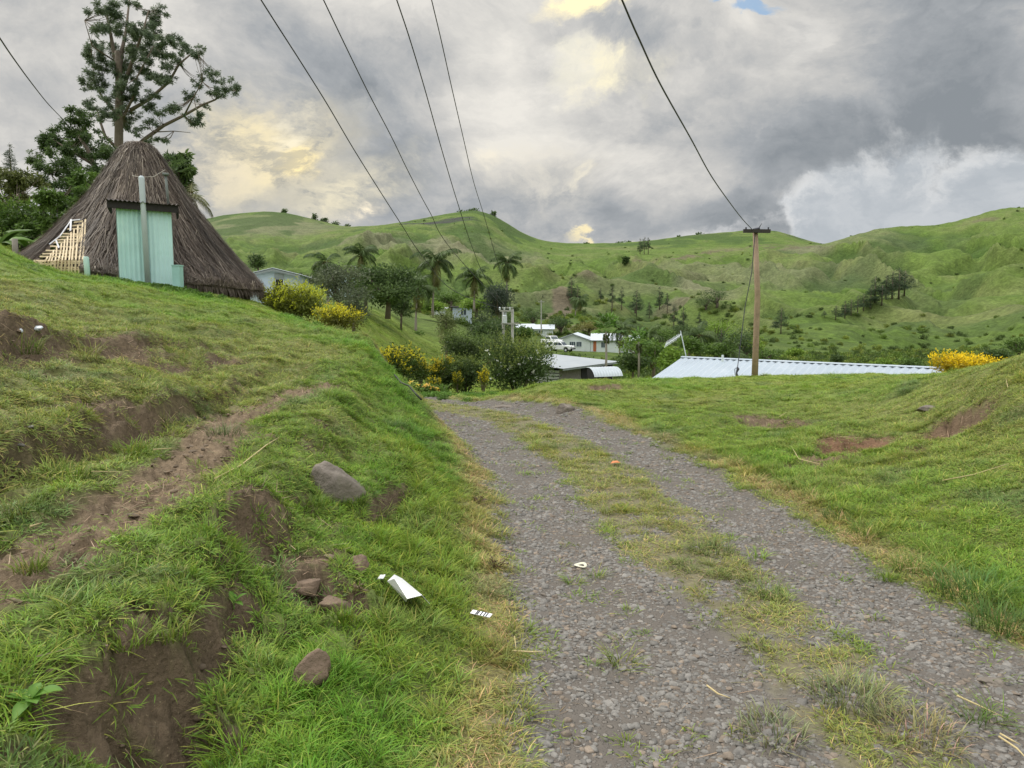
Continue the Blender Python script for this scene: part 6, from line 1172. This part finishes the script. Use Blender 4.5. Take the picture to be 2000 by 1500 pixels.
# ------------------------------------------------------------------ stones and litter in the foreground
def rock(name, u, v, size, label, seed, mat=None, sink=.25, cat='rock', tilt=(0, 0, 0), y=None, angular=.0):
    V, F = ico(4); g = np.random.default_rng(seed); n = gnoise(V[:, 0] * 1.2 + seed, V[:, 1] * 1.2 + V[:, 2], seed) + .45 * gnoise(V[:, 0] * 3 + V[:, 2] * 2, V[:, 1] * 3, seed + 1) + .2 * gnoise(V[:, 0] * 8 + V[:, 2] * 5, V[:, 1] * 8 - V[:, 2] * 3, seed + 2)
    V = V * (1 + .22 * n)[:, None]
    for _ in range(9): d = g.normal(0, 1, 3); d /= np.linalg.norm(d); t = V @ d; lim = np.percentile(t, 84); V = V - np.maximum(t - lim, 0)[:, None] * d * .8
    V = V * (1 + .035 * gnoise(V[:, 0] * 16 + V[:, 2] * 9, V[:, 1] * 16 + V[:, 2] * 7, seed + 4))[:, None]
    o = mk(name, V * np.array(size), F, mat or M_ROCK, None, True); p = G(u, v) if y is None else P(u, v, y); o.location = p + Vector((0, 0, size[2] * (1 - sink) - size[2] * .6)); o.rotation_euler = tilt; return tag(o, label, cat)
rock('boulder', 645, 962, (.25, .20, .25), 'large grey boulder set in the grassy bank above the track', 1, sink=.5, tilt=(0, .2, .3))
rock('rock', 608, 1330, (.072, .08, .125), 'upright squarish brown rock at the foot of the near bank', 2, M_ROCKB, tilt=(.1, .05, .4))
rock('rock', 598, 1150, (.10, .085, .05), 'flat brown rock in the bare soil below the boulder', 3, M_ROCKB, sink=.6); rock('rock', 655, 1190, (.085, .06, .055), 'dark brown rock just left of the white plastic piece', 4, M_ROCKB, sink=.6, tilt=(0, .3, .2))
rock('rock', 700, 1110, (.055, .06, .07), 'small brown stone between the boulder and the white plastic', 5, M_ROCKB, sink=.5)
rock('rock', 1102, 804, (.17, .12, .10), 'grey stone on the far right verge of the track', 6); rock('rock', 1812, 803, (.14, .10, .05), 'pale flat stone on the right lawn near the mound', 7)
rock('rock', 985, 796, (.28, .16, .05), 'flat pale stone lying in the far bend of the track', 8, sink=.5)
rock('pebble', 75, 662, (.045, .03, .026), 'rounded white stone in the dark scarp at left', 9, M_WROOF, sink=.0); rock('pebble', 42, 672, (.02, .018, .018), 'little white stone just left of the rounded white one', 10, M_WROOF, sink=0)
rock('pebble', 1062, 1165, (.02, .018, .012), 'tiny pale pebble on the near left wheel track', 12); rock('rock', 1945, 1335, (.075, .055, .018), 'flat pale stone in the right wheel track', 13, sink=.4)
def lay(o, p, e=.05):
    hx = (gz(p.x + e, p.y) - gz(p.x - e, p.y)) / (2 * e); hy = (gz(p.x, p.y + e) - gz(p.x, p.y - e)) / (2 * e); return Vector((-hx, -hy, 1)).normalized().to_track_quat('Z', 'Y')
MW = pmat('white_plastic', (.80, .81, .84), .35, var=.03, vscale=8, spec=.5, stain=(.62, .60, .56), stscale=9, stamt=.35)
# folded white plastic: two long faces with a crease between them, ends open
ctr = G(797, 1152); 
def gpt(u, v, h): q = G(u, v); return P(u, v, q.y * (1 - h / (CAMZ - q.z))) - ctr
A1 = gpt(757, 1136, .06); A2 = gpt(770, 1123, .085); B1 = gpt(794, 1175, .06); B2 = gpt(824, 1163, .12); B3 = gpt(839, 1180, .05); A3 = gpt(784, 1130, .075); crease0 = gpt(771, 1131, .115); crease1 = gpt(796, 1170, .10)
pl = MB(); pl.V = [tuple(q) for q in (A1, A2, crease0, crease1, B1, B2, A3, B3)]; pl.F = [[0, 2, 3, 4], [0, 1, 2], [1, 6, 5, 2], [2, 5, 3], [6, 7, 5]]
o = pl.build('plastic_scrap', MW); so = o.modifiers.new('thickness', 'SOLIDIFY'); so.thickness = .003; o.location = ctr; tag(o, 'folded white plastic piece lying on the grass beside the track', 'litter')
ctr = G(745, 1148); m = MB(); m.prism([(-.018, -.012, .03), (.014, -.02, .035), (.02, .01, .045), (-.01, .018, .04)], (0, 0, .004)); m.prism([(-.016, .012, .03), (.018, .008, .04), (.012, .03, .02), (-.012, .03, .018)], (0, 0, .003)); o = m.build('plastic_scrap', MW); o.location = ctr; tag(o, 'tiny crumpled white plastic bit left of the folded piece', 'litter')
ctr = G(940, 1219); o = empty('label_strip', ctr + Vector((0, 0, .042)), 0, 'small white strip with black bars near the track edge', 'litter'); a_ = (G(921, 1208) - ctr); b_ = (G(959, 1228) - ctr); dv = (b_ - a_); dv.z = 0; ln_ = dv.length; ang = math.atan2(dv.y, dv.x); m = MB(); m.box((0, 0, 0), (ln_, .030, .003), ang, R(14)); m.build('strip', MW, o); mt = MB(); ux_ = Vector((math.cos(ang), math.sin(ang), 0))
for f in (-.22, -.14, .02, .18, .30): mt.box(tuple(ux_ * ln_ * f + Vector((0, 0, .0025))), (.005, .030, .003), ang, R(14))
mt.build('bars', pmat('black_print', (.02, .02, .025), .6), o)
ctr = G(1134, 1112); Vv = []; n = 28
for i in range(n):
    a = 2 * math.pi * i / n
    for rr_, z in ((.042, .008), (.036, .016), (.026, .012), (.023, .006)): Vv.append((math.cos(a) * rr_ * (1 + .05 * math.sin(3 * a)), math.sin(a) * rr_ * .9, z + .004 * math.sin(2 * a)))
o = mk('bottle_ring', Vv, [[i * 4 + k, ((i + 1) % n) * 4 + k, ((i + 1) % n) * 4 + k + 1, i * 4 + k + 1] for i in range(n) for k in range(3)], pmat('cream', (.66, .64, .50), .6), None, True); o.location = ctr + Vector((0, 0, .008)); tag(o, 'cream coloured ring lying on the stones of the left wheel track', 'litter')
ctr = G(1201, 912); m = MB(); m.poly([(-.05, -.02, .03), (0, -.045, .045), (.055, -.01, .035), (.03, .03, .05), (-.02, .04, .045)]); o = m.build('fallen_leaf', pmat('orange_leaf', (.55, .20, .08), .7)); o.location = ctr; so = o.modifiers.new('t', 'SOLIDIFY'); so.thickness = .002; tag(o, 'orange dead leaf on the grass strip between the wheel tracks', 'leaf')
# black hose down the bank end
pts = [G(u, v) for u, v in ((772, 752), (785, 762), (800, 773), (812, 783), (824, 797))]; m = MB(); m.tube([p - pts[0] + Vector((0, -.05, .10)) for p in pts], .011, 8); o = m.build('black_hose', pmat('black_hose', (.015, .018, .016), .5), None, True); o.location = pts[0]; tag(o, 'curved black hose lying at the end of the grassy bank', 'hose')
def stalk(pix, label, rad=.004, lift=.03, mat=None, name='dry_stalk'):
    pts = [G(u, v) + Vector((0, 0, lift)) for u, v in pix]; m = MB(); m.tube([p - pts[0] for p in pts], [rad] * (len(pts) - 1) + [rad * .4], 6); o = m.build(name, mat or M_STRAW, None, True); o.location = pts[0]; return tag(o, label, 'stalk', 'dry stalks lying about')
for pix, lab in [([(1868, 1375), (1905, 1393), (1958, 1418)], 'long dry stalk at the edge of the right track near the corner'), ([(1950, 1455), (1985, 1480), (2010, 1505)], 'forked straw at the lower right corner, lower prong'), ([(1952, 1450), (1975, 1462), (1992, 1474)], 'forked straw at the lower right corner, upper prong'),
                 ([(1767, 1121), (1800, 1122)], 'short dry stalk by the tall grass tuft'), ([(1005, 1260), (1008, 1283)], 'upright bit of straw on the left track edge'), ([(1000, 1285), (1035, 1286), (1062, 1287)], 'horizontal straw on the left track edge'),
                 ([(1840, 950), (1900, 935), (1970, 915)], 'long pale stalk on the right slope'), ([(1600, 912), (1560, 902), (1545, 880)], 'bent pale stalk below the reddish bare patch'), ([(1640, 866), (1685, 862)], 'pale stalk crossing the reddish bare patch'),
                 ([(1522, 825), (1537, 812)], 'pale stick in the upper bare patch'), ([(180, 944), (235, 934)], 'thin pale stalk over the ledge at left'), ([(60, 1042), (85, 1036)], 'pale stick on the footpath near the left edge'), ([(300, 888), (342, 884)], 'whitish stick on the footpath edge by the ledge'),
                 ([(1380, 1352), (1402, 1372), (1425, 1380)], 'dry stalk on the gravel between the tracks'), ([(420, 948), (470, 920), (520, 880), (545, 868)], 'long green runner of grass left of the boulder'), ([(1968, 762), (1964, 748)], 'white stick standing on the right mound')]: stalk(pix, lab)
def sprout(u, v, s, label, leaves):
    b = G(u, v); o = empty('sprout', b, 0, label, 'plant'); V = []; F = []; C = []
    for (a, el, L, w) in leaves:
        a, el = R(a), R(el); d = Vector((math.cos(a) * math.cos(el), math.sin(a) * math.cos(el), math.sin(el))); sd_ = Vector((-math.sin(a), math.cos(a), 0)); p = Vector((0, 0, s * .15)); prev = None
        for k in range(7):
            f = k / 6; ww = w * math.sin(math.pi * min(.98, .08 + f * .9)) ; q = p + d * L * f + Vector((0, 0, -.3 * L * f * f)); b_ = len(V); V += [tuple(q - sd_ * ww + Vector((0, 0, ww * .3))), tuple(q), tuple(q + sd_ * ww + Vector((0, 0, ww * .3)))]; C += [(.10, .22, .03), (.14, .28, .04), (.10, .22, .03)]
            if prev is not None: F += [[prev, prev+1, b_+1, b_], [prev+1, prev+2, b_+2, b_+1]]
            prev = b_
    mk('leaves', V, F, M_LEAF, o, True, np.array(C)); m = MB(); m.tube([(0, 0, -.02), (0, 0, s * .3)], .003, 6); m.build('stem', pmat('green_stem_%d' % u, (.15, .25, .06), .6), o)
sprout(458, 1215, .07, 'bright broad leaved sprout on the near bank', [(20, 45, .075, .017), (150, 70, .07, .014), (-30, 15, .06, .014), (100, 55, .05, .012)])
sprout(60, 1395, .08, 'bigger leafy sprout at the lower left corner of the bank', [(10, 30, .095, .026), (170, 20, .08, .024), (-90, 0, .07, .02), (80, 50, .06, .018), (-40, 25, .06, .018)])
for (u, v, s, lab) in [(935, 985, .05, 'dark dead leaf clump on the green verge'), (970, 1110, .045, 'dry straw clump at the track edge'), (700, 1160, .03, 'dead grass wisp near the folded plastic')]:
    b = G(u, v); V, F, C = leafcloud([(Vector((0, 0, .02)), (s, s, .02))], 60, s, [(.10, .07, .045), (.2, .15, .09), (.36, .28, .17)], 4, int(u)); o = mk('dead_leaf_clump', V, F, M_LEAF, None, False, C); o.location = b; tag(o, lab, 'leaves')
def tussock(u, v, n, h, label, seed, col, rad=.10):
    b = G(u, v); V, F, C = blades(n, rad, h * .6, h, .0045, .5, seed, .5, 0, .5, .08); o = mk('grass_tussock', V, F, M_LEAF, None, False, C * np.array(col)); o.location = b - Vector((0, 0, .01)); return tag(o, label, 'grass tuft', 'tall grass tussocks')
for i, (u, v, n, h, lab, col, rad) in enumerate([(1900, 1165, 420, .24, 'largest blue green tussock at the right edge of the track', (.13, .25, .06), .20), (1790, 1120, 200, .17, 'mid size green tussock left of the largest blue green one', (.16, .28, .05), .13), (1700, 1045, 220, .16, 'green tussock at the bend of the right verge', (.16, .28, .05), .15),
        (1640, 1010, 160, .15, 'tussock farther along the right verge', (.12, .22, .05), .13), (1960, 1230, 260, .2, 'green tussock at the right frame edge', (.12, .22, .05), .16), (1660, 1370, 330, .15, 'grey green tussock in the middle strip at the lower right', (.28, .33, .15), .15), (1790, 1440, 260, .13, 'straw mixed tussock right of the grey green one', (.34, .33, .16), .15),
        (1510, 1440, 200, .12, 'grey green tussock at the bottom of the middle strip', (.28, .31, .16), .12), (1505, 1165, 130, .10, 'bright tussock at the end of the middle grass strip', (.17, .25, .05), .08), (1390, 1080, 200, .12, 'upright tussock on the middle strip', (.17, .23, .08), .14),
        (50, 690, 120, .28, 'long bladed tuft in the dark scarp at left', (.16, .24, .05), .12), (170, 700, 60, .30, 'pale arching tuft in front of the scarp soil', (.30, .33, .10), .10), (270, 890, 160, .18, 'bright tuft on the ledge above the footpath', (.18, .28, .04), .12), (130, 935, 150, .17, 'bright tuft on the ledge farther left', (.18, .27, .04), .12),
        (40, 1010, 110, .17, 'tuft overhanging the footpath at the left frame edge', (.17, .24, .05), .11), (440, 850, 110, .14, 'grey green tuft beside the far footpath', (.17, .22, .09), .13), (60, 1120, 90, .11, 'tuft at the lower side of the footpath', (.2, .28, .05), .06), (612, 985, 120, .11, 'grass tuft against the lower left of the large boulder', (.17, .28, .045), .09), (690, 985, 120, .11, 'grass tuft against the lower right of the large boulder', (.17, .28, .045), .09), (625, 1385, 150, .09, 'grass tuft in front of the upright squarish rock', (.17, .28, .04), .07), (330, 1240, 140, .10, 'grass tuft hanging over the hollow in the near bank', (.2, .29, .05), .07), (250, 1290, 140, .10, 'grass tuft at the upper left rim of the near hollow', (.2, .29, .05), .08)]): tussock(u, v, n, h, lab, 700 + i, col, rad)
